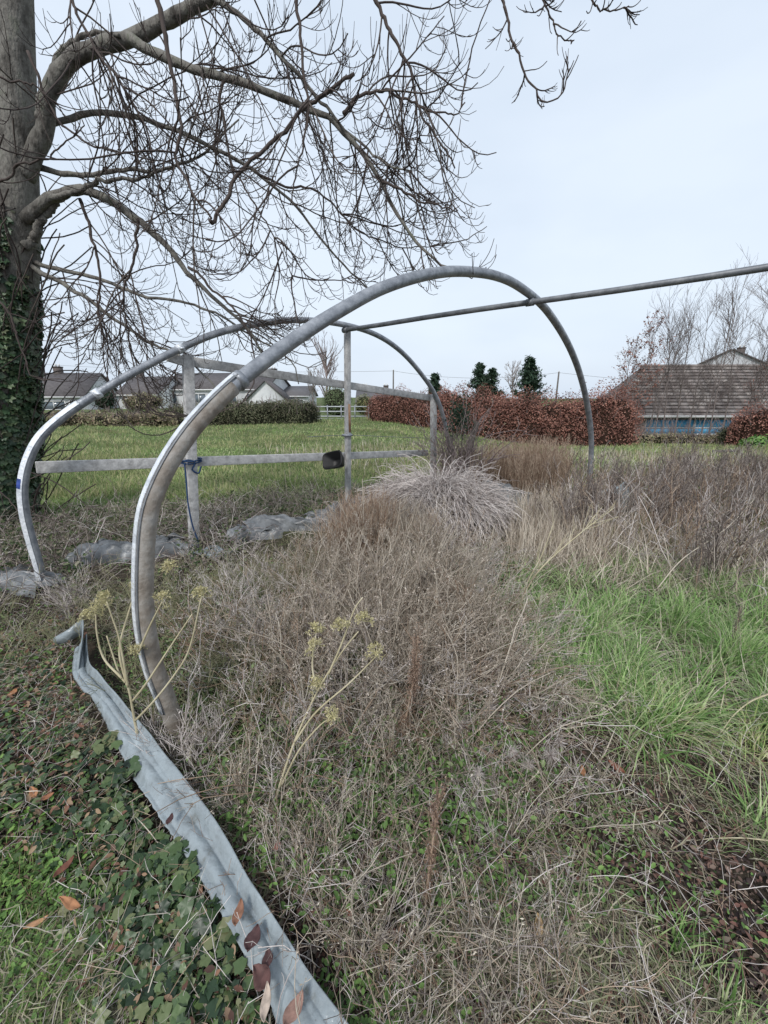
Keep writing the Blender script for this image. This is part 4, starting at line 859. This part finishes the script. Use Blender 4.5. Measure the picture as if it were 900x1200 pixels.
stems('olive_weed_stems', clump(zone(ZL, 2200, .8, soft=.1), 130, .1), (.1, .32), .0018, isl('olive_stem', [(.10, .105, .06), (.17, .165, .10), (.25, .23, .15), (.13, .15, .08)], .8, .2, .2), (.2, 1.0), up1=-.1, wob=.14, kids=5, kl=(.03, .12), r2=.001, gk=1)
stems('foot_weeds', np.concatenate([zone([(170, 905), (250, 905), (260, 860), (160, 860)], 160, .5, soft=.03), zone([(30, 700), (90, 700), (90, 720), (30, 720)], 130, .5, soft=.04)]), (.08, .26), .0018, M_GSTEM, (.1, .8), up1=-.06, wob=.1, kids=4, kl=(.02, .1), r2=.001)
P = zone([(150, 760), (200, 690), (330, 650), (600, 650), (640, 760), (600, 900), (400, 930), (230, 900)], 16000, .8, soft=.1); P = clump(P, 260, .07); P[:, 2] += rng.uniform(0, .14, len(P)) * rng.uniform(size=len(P))
v, fs = scatter(OVAL, OVALF, P, rng.normal(size=P.shape) * .6 + [0, 0, 1], rng.uniform(.010, .030, len(P))); tag(mesh('weed_leaves', v, fs, isl('weed_leaf', [(.03, .05, .02), (.055, .09, .033), (.09, .14, .055), (.14, .18, .085), (.10, .08, .055)], .6, .3, .25)), kind='stuff')
# red brown clumps left of heap
stems('russet_stems', zone([(370, 690), (400, 640), (450, 635), (450, 700)], 700, .5, soft=.05), (.25, .5), .0025, M_BRSTEM, (.0, .35), lean=(.1, 0, 0), up1=0, wob=.05, kids=5, kl=(.04, .14), r2=.0013)
stems('russet_stems', zone([(440, 640), (490, 635), (500, 680), (450, 690)], 500, .5, soft=.05), (.2, .4), .0025, M_STRAW, (.0, .35), lean=(.1, 0, 0), up1=0, wob=.05, kids=4, kl=(.04, .14), r2=.0013)
# tan reeds behind heap and right
stems('reed_stems', zone([(540, 576), (600, 560), (660, 562), (655, 588), (560, 594)], 1900, .3, soft=.1), (.35, .78), .0035, M_BRSTEM, (.0, .3), up1=0, wob=.05, kids=5, kl=(.04, .12), r2=.0022)
blades('reed_leaves', zone([(590, 600), (680, 590), (740, 650), (640, 680), (590, 660)], 3500, .3, soft=.15), (.2, .5), (.004, .008), (.0, .6), M_STRAW, 5, bend=-.15)
# dark stalks on the right
ZR = [(640, 610), (690, 572), (800, 560), (1000, 560), (1350, 600), (1350, 700), (900, 690), (760, 670), (690, 650)]
qd, cd = stems('dark_stalks', clump(zone(ZR, 1150, .6, soft=.12), 70, .13), (.3, .75), .0055, M_DSTEM, (.0, .4), up1=0, wob=.06, kids=8, kl=(.06, .2), kup=.1, r2=.0024, gk=2)
fluff(cd, 16000, (.006, .016), M_DSTEM, 'dark_seed_heads', .012)
stems('pale_stalks', zone(ZR, 1300, .6, soft=.12), (.25, .75), .0045, M_GSTEM, (.1, .7), up1=-.08, wob=.08, kids=4, kl=(.06, .2), kup=.05, r2=.002)
stems('brown_stalks', zone(ZR, 900, .6, soft=.12), (.3, .7), .0035, M_BRSTEM, (.0, .5), up1=0, wob=.08, kids=6, kl=(.06, .2), kup=.08, r2=.002, gk=1)
blades('weedy_grass', zone(ZR, 5000, .6, soft=.15), (.15, .4), (.004, .008), (.1, .9), M_PALEG, 5, bend=-.2)
blades('fallen_straw', zone([(600, 640), (700, 625), (900, 640), (1200, 660), (1100, 720), (800, 700), (640, 690)], 6000, .6, soft=.15), (.15, .45), (.004, .008), (.3, 1.0), M_STRAW, 5, bend=-.2)
# green grass on the right
ZG = [(555, 740), (590, 680), (760, 665), (1000, 680), (1250, 720), (1200, 860), (960, 880), (860, 850), (740, 870), (650, 840), (590, 790)]
cc = zone(ZG, 170, .7, soft=.05); cc = cc[rng.integers(0, len(cc), 17000)]; P = cc + rng.normal(size=cc.shape) * [.055, .055, 0]; P[:, 2] = terrain(P[:, 0], P[:, 1])
def arching(name, P, cc, L, wid, mat, fl=.28, K=7):
    n = len(P); d, a = rdir(n, rng.uniform(.1, .9, n)); d[:, :2] += (P - cc)[:, :2] * 6
    Q = march(P - [0, 0, .01], d, rng.uniform(.45, 1, n) * L, K, -.02, -fl, .03); side = np.stack([-d[:, 1], d[:, 0], np.zeros(n)], 1) + rng.normal(size=(n, 3)) * .15
    v, fs = ribbons(Q, rng.uniform(*wid, n), side); return tag(mesh(name, v, fs, mat), kind='stuff')
k0 = len(P) // 5; arching('lush_grass', P[k0:], cc[k0:], .30, (.0045, .0105), M_LUSH, .42); arching('yellowing_grass', P[:k0], cc[:k0], .3, (.003, .007), M_STRAW, .4)
blades('dead_grass', zone(ZG, 3000, .7, soft=.1), (.1, .3), (.002, .005), (.4, 1.0), M_STRAW, 5, bend=-.2)
def tussock(px, py, n, L, label, mat=M_LUSH, rad=.07, tilt=(.1, .9), w=(.003, .007)):
    c = G(px, py); c[2] = terrain(c[0], c[1]); P = c + rng.normal(size=(n, 3)).clip(-1.8, 1.8) * [rad, rad, 0] * min(1, n / 200); P[:, 2] = terrain(P[:, 0], P[:, 1])
    dd = P - c; h = rng.uniform(.45, 1, n) * L; d, a = rdir(n, rng.uniform(*tilt, n)); d[:, :2] += dd[:, :2] * 4
    Q = march(P - [0, 0, .01], d, h, 7, -.02, -.28, .03); side = np.stack([-d[:, 1], d[:, 0], np.zeros(n)], 1) + rng.normal(size=(n, 3)) * .15
    v, fs = ribbons(Q, rng.uniform(*w, n), side); o = mesh('grass_tussock', v - c, fs, mat, local=True); o.location = c
    tag(o, label, 'grass', 'grass tussocks in the open ground at right')
M_YELG = isl('yellowing_grass', [(.12, .17, .05), (.22, .27, .10), (.38, .38, .20), (.50, .47, .30)], .6, .25, .3)
for a in [(720, 800, 420, .34, 'bright green arching tussock left of the dark bare patch', M_LUSH), (655, 735, 300, .3, 'green tussock at the left end of the lush grass beside the tan weeds', M_LUSH), (800, 730, 360, .34, 'large green tussock in the middle of the lush grass', M_LUSH), (870, 770, 380, .36, 'tall green tussock near the right edge above the bare patch', M_LUSH), (760, 840, 200, .26, 'drooping half dead tussock at the lower edge of the lush grass', M_YELG), (890, 880, 260, .26, 'yellowing tussock at the right edge below the lush grass', M_YELG), (900, 980, 160, .22, 'flat green tussock cut by the right edge', M_LUSH), (795, 1105, 90, .17, 'small bright tussock alone in the brown litter at lower right', M_LUSH), (850, 1190, 90, .15, 'small tussock at the bottom right corner', M_LUSH), (620, 800, 220, .24, 'low pale green tussock where the tan weeds meet the lush grass', M_YELG), (930, 840, 300, .34, 'green tussock just past the right edge of the lush grass', M_LUSH)]:
    tussock(*a[:5], a[5])

# foreground floor: litter, moss, small green plants, straw mat
ZF = wz(-2.4, 3.4, .25, 3.4)
def wzone(poly, n, pw=1.0): return zone(poly, n, pw, world=True)
P = band(40000, .42, 3.6, 1.6, 1.2); P[:, 2] += rng.uniform(0, .02, len(P)); v, fs = scatter(OVAL, OVALF, P, rng.normal(size=P.shape) * .5 + [0, 0, 1], rng.uniform(.006, .026, len(P)))
tag(mesh('leaf_litter', v, fs, M_LITTER), kind='stuff')
P = band(150000, .42, 3.6, 1.6, 1.2); nz = np.sin(P[:, 0] * 6.1 + 2 * np.sin(P[:, 1] * 5)) + np.sin(P[:, 1] * 9 + P[:, 0] * 4.2) + .7 * np.sin(P[:, 0] * 17 + P[:, 1] * 13) + rng.normal(size=len(P)) * .7; P = P[nz > .1]; P = P[~((P[:, 0] > .15) & (P[:, 1] < 1.75) & (rng.uniform(size=len(P)) < .32))]; P[:, 2] += rng.uniform(0, .02, len(P)); M_MAT = isl('matted_thatch', [(.05, .04, .03), (.11, .095, .07), (.19, .17, .125), (.27, .24, .18), (.08, .095, .045), (.13, .145, .075), (.33, .30, .24)], .85, .15, .2)
P[:, 2] += rng.uniform(0, .02, len(P))
blades('thatch', P, (.02, .11), (.0012, .0038), (.85, 1.12), M_MAT, 4, bend=-.02, wob=.2)
g = band(80000, .42, 3.6, 1.6, 1.2); nzv = np.sin(g[:, 0] * 5 + np.sin(g[:, 1] * 4) * 2) + np.sin(g[:, 1] * 6.3 + g[:, 0] * 3.1) + rng.normal(size=len(g)) * .6
P = g[nzv > .5]; P = P[~((P[:, 0] > .35) & (rng.uniform(size=len(P)) < .6))]; P[:, 2] += rng.uniform(0.005, .04, len(P)); v, fs = scatter(OVAL, OVALF, P, rng.normal(size=P.shape) * .4 + [0, 0, 1], rng.uniform(.008, .022, len(P)))
tag(mesh('low_green_plants', v, fs, M_LOWG), kind='stuff')
stems('litter_twigs', band(2000, .42, 3.6, 1.6, 1.2), (.05, .3), .0012, M_GSTEM, (.5, 1.15), K=7, up0=.0, up1=-.12, wob=.18, kids=2, kl=(.02, .08), r2=.0008)
stems('brown_twigs', band(2600, .42, 3.6, 1.6, 1.2), (.05, .25), .0013, M_BRSTEM, (.5, 1.15), K=7, up0=.0, up1=-.12, wob=.18, kids=2, kl=(.02, .08), r2=.0008)
# greyish tangle over the middle foreground
ZC = [(220, 900), (420, 860), (620, 830), (700, 860), (620, 980), (620, 1150), (700, 1300), (430, 1300), (330, 1060)]
qc, cq = stems('upright_dead_stems', clump(zone(ZC, 300, .6, soft=.08), 30, .035), (.14, .38), .0019, M_STRAW, (.05, .5), lean=(.12, 0, 0), up1=-.04, wob=.08, kids=6, kl=(.02, .1), r2=.0009, gk=1)
fluff(cq, 3500, (.003, .007), M_STRAW, 'pale_seed_heads')
stems('low_tangle', clump(zone(ZC, 480, .6, soft=.08), 36, .06), (.08, .30), .0014, M_GSTEM, (.3, 1.05), up1=-.12, wob=.14, kids=5, kl=(.02, .1), r2=.0008, gk=2)
stems('low_tangle', clump(zone(ZC, 360, .6, soft=.08), 24, .05), (.08, .3), .0014, M_BRSTEM, (.3, 1.05), up1=-.1, wob=.14, kids=4, kl=(.02, .1), r2=.0008, gk=1)
stems('low_tangle', zone(ZC, 350, .6, soft=.08), (.1, .3), .0014, M_DSTEM, (.2, 1.0), up1=-.1, wob=.12, kids=4, kl=(.02, .1), r2=.0009, gk=1)
P = zone([(230, 930), (420, 870), (640, 850), (560, 1000), (430, 1060), (330, 1060)], 3800, .5, soft=.1); P[:, 2] += rng.uniform(0, .07, len(P))
v, fs = scatter(OVAL, OVALF, P, rng.normal(size=P.shape) * .5 + [0, 0, 1], rng.uniform(.012, .03, len(P))); tag(mesh('nettle_leaves', v, fs, M_LOWG), kind='stuff')
# ivy carpet lower left
ZI = [(-300, 790), (40, 770), (85, 800), (150, 925), (215, 1060), (290, 1180), (330, 1300), (160, 1300), (120, 1130), (90, 1000), (-100, 930), (-300, 900)]
ZJ = [(110, 900), (160, 920), (235, 1060), (300, 1180), (340, 1300), (190, 1300), (140, 1100)]
P = np.concatenate([zone(ZI, 2300, .8, soft=.06), zone(ZJ, 1300, .6, soft=.03)]); P[:, 2] += rng.uniform(.005, .06, len(P)); v, fs = scatter(IVY, IVYF, P, rng.normal(size=P.shape) * .38 + [0, -.15, 1], rng.uniform(.012, .036, len(P)) * np.where(P[:, 1] > 1.3, .75, 1))
tag(mesh('ivy_carpet', v, fs, isl('ground_ivy_leaf', [(.010, .020, .010), (.018, .036, .016), (.035, .06, .024), (.06, .09, .035), (.10, .10, .05)], .4, .4, .15)), kind='stuff')
P = zone([(-300, 700), (60, 700), (90, 760), (90, 1000), (-300, 1000)], 5000, .8, soft=.05); P[:, 2] += rng.uniform(0, .04, len(P)); v, fs = scatter(OVAL, OVALF, P, rng.normal(size=P.shape) * .5 + [0, 0, 1], rng.uniform(.012, .035, len(P)))
tag(mesh('low_green_plants', v, fs, M_LOWG), kind='stuff')
P = zone([(-250, 930), (60, 920), (110, 990), (150, 1100), (180, 1300), (-300, 1300)], 3500, .6, soft=.05); P[:, 2] += rng.uniform(0, .03, len(P)); v, fs = scatter(OVAL, OVALF, P, rng.normal(size=P.shape) * .4 + [0, 0, 1], rng.uniform(.01, .024, len(P)))
tag(mesh('clover_leaves', v, fs, isl('clover_leaf', [(.07, .14, .03), (.12, .22, .05), (.17, .28, .07)], .55, .3, .3)), kind='stuff')
blades('corner_grass', zone([(-250, 1000), (80, 1010), (130, 1100), (170, 1300), (-300, 1300)], 15000, .5, soft=.05), (.03, .09), (.0015, .003), (.2, 1.0), isl('short_lawn_grass', [(.07, .11, .03), (.11, .17, .05), (.16, .22, .07), (.25, .25, .13)], .7, .2, .35), 4, bend=-.2)
P = zone([(-300, 720), (80, 720), (110, 850), (230, 1060), (320, 1300), (150, 1300), (100, 1000), (-300, 960)], 4200, .7, soft=.05); P[:, 2] += rng.uniform(.01, .065, len(P)); v, fs = scatter(OVAL, OVALF, P, rng.normal(size=P.shape) * .6 + [0, 0, 1], rng.uniform(.008, .03, len(P)))
tag(mesh('leaf_litter', v, fs, isl('red_brown_litter', [(.035, .02, .016), (.08, .04, .03), (.14, .075, .05), (.20, .14, .09), (.06, .035, .03)], .75, .25, .15)), kind='stuff')
P = zone([(-300, 720), (80, 720), (110, 850), (230, 1060), (320, 1300), (150, 1300), (100, 1000), (-300, 960)], 1100, .7, soft=.05); P[:, 2] += .05
stems('litter_twigs', P, (.03, .16), .0011, M_GSTEM, (.6, 1.15), K=7, up0=.0, up1=-.12, wob=.2, kids=1, kl=(.02, .06), r2=.0007)
blades('straw_litter', P, (.03, .14), (.001, .003), (.7, 1.1), M_STRAW, 4, bend=-.12, wob=.15)
# trailing ivy over the skirt edge
P = np.concatenate([G(x, y, .07)[None] + rng.normal(size=(22, 3)) * [.02, .02, .008] for x, y in ((124, 868), (146, 905), (206, 1000), (222, 1022), (242, 1068), (262, 1100))]); v, fs = scatter(IVY, IVYF, P, rng.normal(size=P.shape) * .3 + [0, -.2, 1], rng.uniform(.025, .05, len(P)))
tag(mesh('trailing_ivy', v, fs, bpy.data.materials['ground_ivy_leaf']), kind='stuff')

# ------------------------------------------------------------------ single plants
M_YSTEM = noisy('yellow_stem', [(.32, .28, .17), (.45, .40, .27), (.56, .51, .38)], 8, .7, .2)
M_UMBEL = isl('seed_head', [(.24, .22, .11), (.34, .31, .17), (.42, .38, .25)], .8, .2, .2)
def fennel(name, segs, base, label, heads, r=.006, cat='plant'):
    """segs: list of pixel+distance polylines [(px,py,Y)...]"""
    e = empty(name, base, label, cat, 'yellow seed stalks in the weeds')
    for k, sg in enumerate(segs):
        P = catmull([at(*q) for q in sg], 24); rr = np.linspace(r * (1 if k == 0 else .7), r * .35, 24)
        v, f, c = tubecap(P, rr, 7); mesh('stem' if k == 0 else 'branch', v, [f, c], M_YSTEM, e, smooth=True)
    for (px, py, Y) in heads:
        c = at(px, py, Y); n = 20; d = rng.normal(size=(n, 3)) * .8 + [0, 0, .9]; Q = march(np.repeat(c[None], n, 0), d, rng.uniform(.015, .032, n), 4, 0, .05, .05)
        g = grow(Q, 7, (.006, .016), .8, 1, .4, .8, .2, 3, 0, 0, .1, 0); m = MB(); m.add(*tubes(Q, .0007, 3)); m.add(*tubes(g, .0006, 3)); 
        tips = g[:, -1]; v, fs = scatter(QUAD, QUADF, tips, rng.normal(size=tips.shape), rng.uniform(.004, .009, len(tips))); m.add(v, fs[0]); m.build('seed_head', M_UMBEL, e)
Y0 = G(165, 880)[1]
fennel('seed_stalk', [[(168, 895, Y0), (158, 845, Y0), (150, 805, Y0), (140, 790, Y0 + .02), (125, 745, Y0 + .04)], [(150, 805, Y0), (140, 750, Y0), (132, 725, Y0), (125, 705, Y0)], [(155, 822, Y0), (172, 800, Y0 - .02), (195, 765, Y0 - .03), (225, 720, Y0 - .04)], [(148, 800, Y0), (140, 762, Y0 + .02), (150, 720, Y0 + .05), (160, 690, Y0 + .06)], [(143, 795, Y0), (122, 772, Y0 + .03), (114, 745, Y0 + .04), (112, 720, Y0 + .05)], [(158, 845, Y0), (180, 822, Y0 - .03), (205, 790, Y0 - .04), (222, 760, Y0 - .04), (236, 700, Y0 - .05)], [(162, 765, Y0), (175, 735, Y0), (190, 705, Y0)]], G(168, 890), 'branching yellow stalk with seed heads just left of the near hoop foot', [(112, 718, Y0 + .05), (125, 703, Y0 + .04), (118, 710, Y0 + .05), (160, 690, Y0 + .06), (190, 703, Y0), (160, 765, Y0), (200, 668, Y0 - .02), (237, 698, Y0 - .05), (103, 725, Y0 + .05)], .0065)
Y1 = G(310, 985)[1] + .1
fennel('seed_stalk', [[(312, 985, Y1), (325, 930, Y1 + .02), (345, 870, Y1 + .05), (372, 810, Y1 + .08), (400, 765, Y1 + .1), (420, 740, Y1 + .1)], [(345, 870, Y1 + .05), (370, 835, Y1 + .05), (410, 800, Y1 + .05), (440, 770, Y1 + .05)], [(330, 920, Y1 + .02), (350, 880, Y1), (375, 850, Y1), (388, 842, Y1)], [(372, 810, Y1 + .08), (366, 780, Y1 + .1), (370, 745, Y1 + .1)], [(385, 790, Y1 + .09), (400, 755, Y1 + .1), (415, 715, Y1 + .12), (425, 700, Y1 + .12)]], G(312, 985), 'tall leaning yellow stalk with flat seed heads in the middle of the weeds', [(426, 728, Y1 + .1), (440, 765, Y1 + .05), (388, 842, Y1), (370, 742, Y1 + .1), (368, 760, Y1 + .1), (400, 735, Y1 + .1), (372, 805, Y1 + .08)], .0055)
def cane(name, pts, r, label, mat, cat='dead stalk', kids=0, kl=(.03, .1)):
    P = catmull([at(*p) for p in pts], 30); e = empty(name, P[0], label, cat); v, f, c = tubecap(P, np.linspace(r, r * .4, 30), 7); mesh('stem', v, [f, c], mat, e, smooth=True)
    if kids: tag(mesh('side_shoots', *tubes(grow(P[None], kids, kl, .35, 1, .8, .4, .1, 6, .02, .05, .08), np.linspace(r * .35, r * .2, 6)[None], 4), mat, e), kind='stuff')
Ya = 2.25
cane('leaning_stalk', [(602, 745, Ya), (608, 715, Ya), (620, 685, Ya), (640, 660, Ya), (680, 625, Ya + .1), (720, 595, Ya + .2)], .0055, 'forked yellow straw stalk leaning right beside the tan weeds', M_YSTEM, kids=16, kl=(.15, .4))
cane('leaning_stalk', [(610, 720, Ya), (615, 690, Ya), (635, 650, Ya), (648, 615, Ya + .05)], .004, 'thinner yellow stalk beside the forked one, leaning up and right', M_YSTEM, kids=8, kl=(.1, .25))
cane('leaning_stalk', [(770, 690, 2.6), (800, 655, 2.7), (850, 620, 2.8), (884, 585, 3.0)], .004, 'long thin pale stalk arching right across the dark stalks', M_STRAW)
cane('fallen_stalk', [(845, 905, 1.35), (842, 850, 1.45), (850, 800, 1.6), (845, 770, 1.65)], .0035, 'pair of pale bent stalks standing at the edge of the bare patch', M_YSTEM, kids=3, kl=(.05, .15))
cane('fallen_stalk', [(905, 812, 1.5), (880, 822, 1.45), (860, 838, 1.4), (845, 858, 1.3)], .0035, 'short pale stalk curving down from the right edge', M_YSTEM)
cane('fallen_stalk', [(900, 985, .95), (870, 982, .97), (830, 983, .98), (800, 988, .98)], .002, 'thin pale straw lying flat near the right edge', M_YSTEM)
cane('fallen_stalk', [(650, 1195, .62), (620, 1150, .68), (590, 1095, .78), (570, 1050, .86), (555, 1020, .92)], .0016, 'long pale thin stem arching through the bottom middle', M_YSTEM)
cane('fallen_stalk', [(600, 1200, .6), (540, 1150, .68), (500, 1100, .76), (488, 1080, .8)], .0014, 'pale thin stem running to the bottom edge left of the long arching one', M_YSTEM)
cane('fallen_stalk', [(325, 955, 1.1), (345, 1000, 1.0), (380, 1022, .96), (415, 1038, .93)], .0018, 'white thin stem curving over the weeds right of the plastic strip', M_GSTEM)
cane('fallen_stalk', [(520, 1210, .62), (590, 1060, .8), (600, 1050, .82), (745, 1060, .82)], .0014, 'brown thin twig bent over the litter at lower right', M_BRSTEM)
cane('fallen_twig', [(640, 1130, .72), (625, 1100, .76), (655, 1070, .82), (700, 1050, .85)], .002, 'short dark twig beside the upright yellow leaf', M_DSTEM)
# dead dock spikes
M_DOCK = isl('dock_seed', [(.10, .065, .045), (.15, .10, .075), (.21, .155, .12), (.13, .09, .07)], .85, .15, .15)
def spike(pts, wid, label, mat=M_DOCK, n=2600):
    P = catmull([at(*p) for p in pts], 30); e = empty('seed_spike', P[0], label, 'seed spike', 'brown dead seed spikes in the weeds')
    v, f, c = tubecap(P, np.linspace(.005, .002, 30), 6); mesh('stem', v, [f, c], M_BRSTEM, e)
    a = grow(P[None], 90, (.03, .1), .05, .97, 1.0, .35, .25, 6, .02, .02, .05, .3); m = MB(); m.add(*tubes(a, .0009, 3)); 
    t = a.reshape(-1, 3)[rng.integers(0, 540, n)] + rng.normal(size=(n, 3)) * wid; v, fs = scatter(QUAD, QUADF, t, rng.normal(size=t.shape), rng.uniform(.004, .009, n)); m.add(v, fs[0]); tag(m.build('seeds', mat, e), kind='stuff')
Y = G(470, 880)[1]; spike([(468, 875, Y), (478, 830, Y), (486, 790, Y), (490, 745, Y)], .010, 'thick russet dead seed spike standing in the centre of the weeds')
Y = G(497, 1075)[1]; spike([(497, 1075, Y), (503, 1020, Y + .02), (510, 965, Y + .04), (515, 930, Y + .05)], .006, 'thin russet seed spike below the thick one', n=1100)
Y = G(855, 760)[1]; spike([(850, 800, Y), (853, 770, Y), (862, 740, Y), (868, 712, Y)], .010, 'dark brown seed spike near the right edge above the grass', M_DSTEM, n=1400)
Y = G(815, 700)[1]; spike([(815, 700, Y), (817, 675, Y), (822, 650, Y), (820, 625, Y)], .008, 'tall dark seed spike in front of the dark stalks', M_DSTEM, n=1200)
# fluffy grey seed heads
for k, (px, py) in enumerate([(600, 880), (645, 885), (620, 895), (575, 830), (655, 870), (560, 905), (540, 850), (590, 800), (610, 730)]):
    Yy = G(px, py + 35)[1]; c = at(px, py, Yy); n = 90; Q = march(np.repeat(c[None], n, 0), rng.normal(size=(n, 3)), rng.uniform(.015, .04, n), 3, 0, 0, .1)
    e = empty('fluffy_seed_head', G(px, py + 35), ['grey fluffy seed head at centre right, ' + s for s in ['second from the left of the lowest row', 'beside the bare litter patch', 'lowest of the cluster', 'above the lowest row', 'rightmost of the cluster', 'leftmost and lowest', 'left of the cluster near the russet spike', 'high in the tan weeds', 'highest, at the edge of the green grass']][k], 'seed head', 'fluffy grey seed heads')
    mesh('stem', *tubes(np.stack([G(px - 8, py + 35), c], 0)[None], .0014, 4), M_GSTEM, e); mesh('fluff', *tubes(Q, .0006, 3), M_GSTEM, e)

# ------------------------------------------------------------------ single fallen leaves
def leaf(px, py, L, W, col, label, z=.03, rz=0, pw=None, tilt=(0, 0)):
    n = 14; s = np.linspace(-1, 1, n); wv = (1 - np.abs(s) ** 1.8) * (1 - .25 * s) * W / 2; m5 = 5; V = []
    for i in range(n):
        for j in np.linspace(-1, 1, m5): V.append((wv[i] * j + .06 * L * math.sin(s[i] * 2.0), s[i] * L / 2, .18 * W * j * j + .10 * L * s[i] ** 2 + .04 * W * math.sin(i * 2.1 + j * 3)))
    i = (np.arange(n - 1)[:, None] * m5 + np.arange(m5 - 1)[None]).ravel(); f = np.stack([i, i + 1, i + m5 + 1, i + m5], 1)
    mat = noisy('dead_leaf', [tuple(c * .55 for c in col), col, tuple(min(1, c * 1.35) for c in col)], 45, .65, .3)
    o = mesh('fallen_leaf', V, f, mat, smooth=True); c = G(px, py, z); c[2] = terrain(c[0], c[1]) * (.5 if z > .05 else 1) + z; o.location = c; o.rotation_euler = (R(tilt[0]), R(tilt[1]), rz)
    sd = o.modifiers.new('t', 'SOLIDIFY'); sd.thickness = .0012
    tag(o, label, 'fallen leaf', 'single fallen leaves')
OR, BR, DK, YL, PL = (.33, .16, .08), (.15, .06, .04), (.07, .035, .035), (.42, .29, .15), (.42, .34, .28)
leaf(82, 1058, .075, .022, OR, 'long orange brown leaf on the ivy at lower left', .055, R(80))
leaf(42, 1080, .05, .015, (.4, .22, .12), 'narrow tan leaf left of the long orange one', .05, R(-50))
leaf(40, 932, .06, .025, OR, 'bright orange leaf near the left edge', .045, R(60))
leaf(75, 1015, .06, .022, BR, 'curled brown leaf above the long orange one', .045, R(-10))
leaf(280, 1075, .055, .024, (.22, .11, .07), 'wavy brown leaf on the plastic strip, upper of three', .1, R(10))
leaf(297, 1105, .05, .034, DK, 'round dark brown leaf in the middle of the plastic strip', .1, R(-5))
leaf(314, 1128, .035, .024, DK, 'small dark leaf on the plastic strip below the round one', .1, R(20))
leaf(307, 1150, .055, .04, (.10, .05, .045), 'broad dark leaf on the plastic strip near the pale leaf', .1, R(60))
leaf(312, 1180, .06, .02, PL, 'pale cream leaf on end at the bottom of the plastic strip', .11, R(15))
leaf(345, 1190, .06, .03, (.25, .15, .12), 'brown leaf at the very bottom of the plastic strip', .11, R(-20))
leaf(199, 960, .034, .018, DK, 'small dark leaf alone on the upper part of the plastic strip', .1, R(10))
leaf(630, 1086, .05, .024, YL, 'yellow leaf standing on end in the brown litter at lower right', .05, R(10), tilt=(50, 0))
leaf(682, 908, .045, .02, OR, 'orange leaf in the litter below the green grass', .04, R(-10))
leaf(722, 900, .06, .03, (.2, .08, .05), 'curled red brown leaf right of the orange one', .04, R(40))
leaf(325, 990, .03, .02, (.3, .09, .07), 'small red leaf among the weeds right of the plastic strip', .05, R(10))
leaf(410, 1070, .035, .02, (.33, .12, .08), 'small russet leaf in the middle foreground weeds', .04, R(30))
leaf(15, 812, .05, .03, OR, 'orange brown leaf at the left edge beside the ivy', .04, R(20))
leaf(55, 935, .04, .02, (.3, .13, .07), 'brown leaf just right of the bright orange one', .045, R(-40))
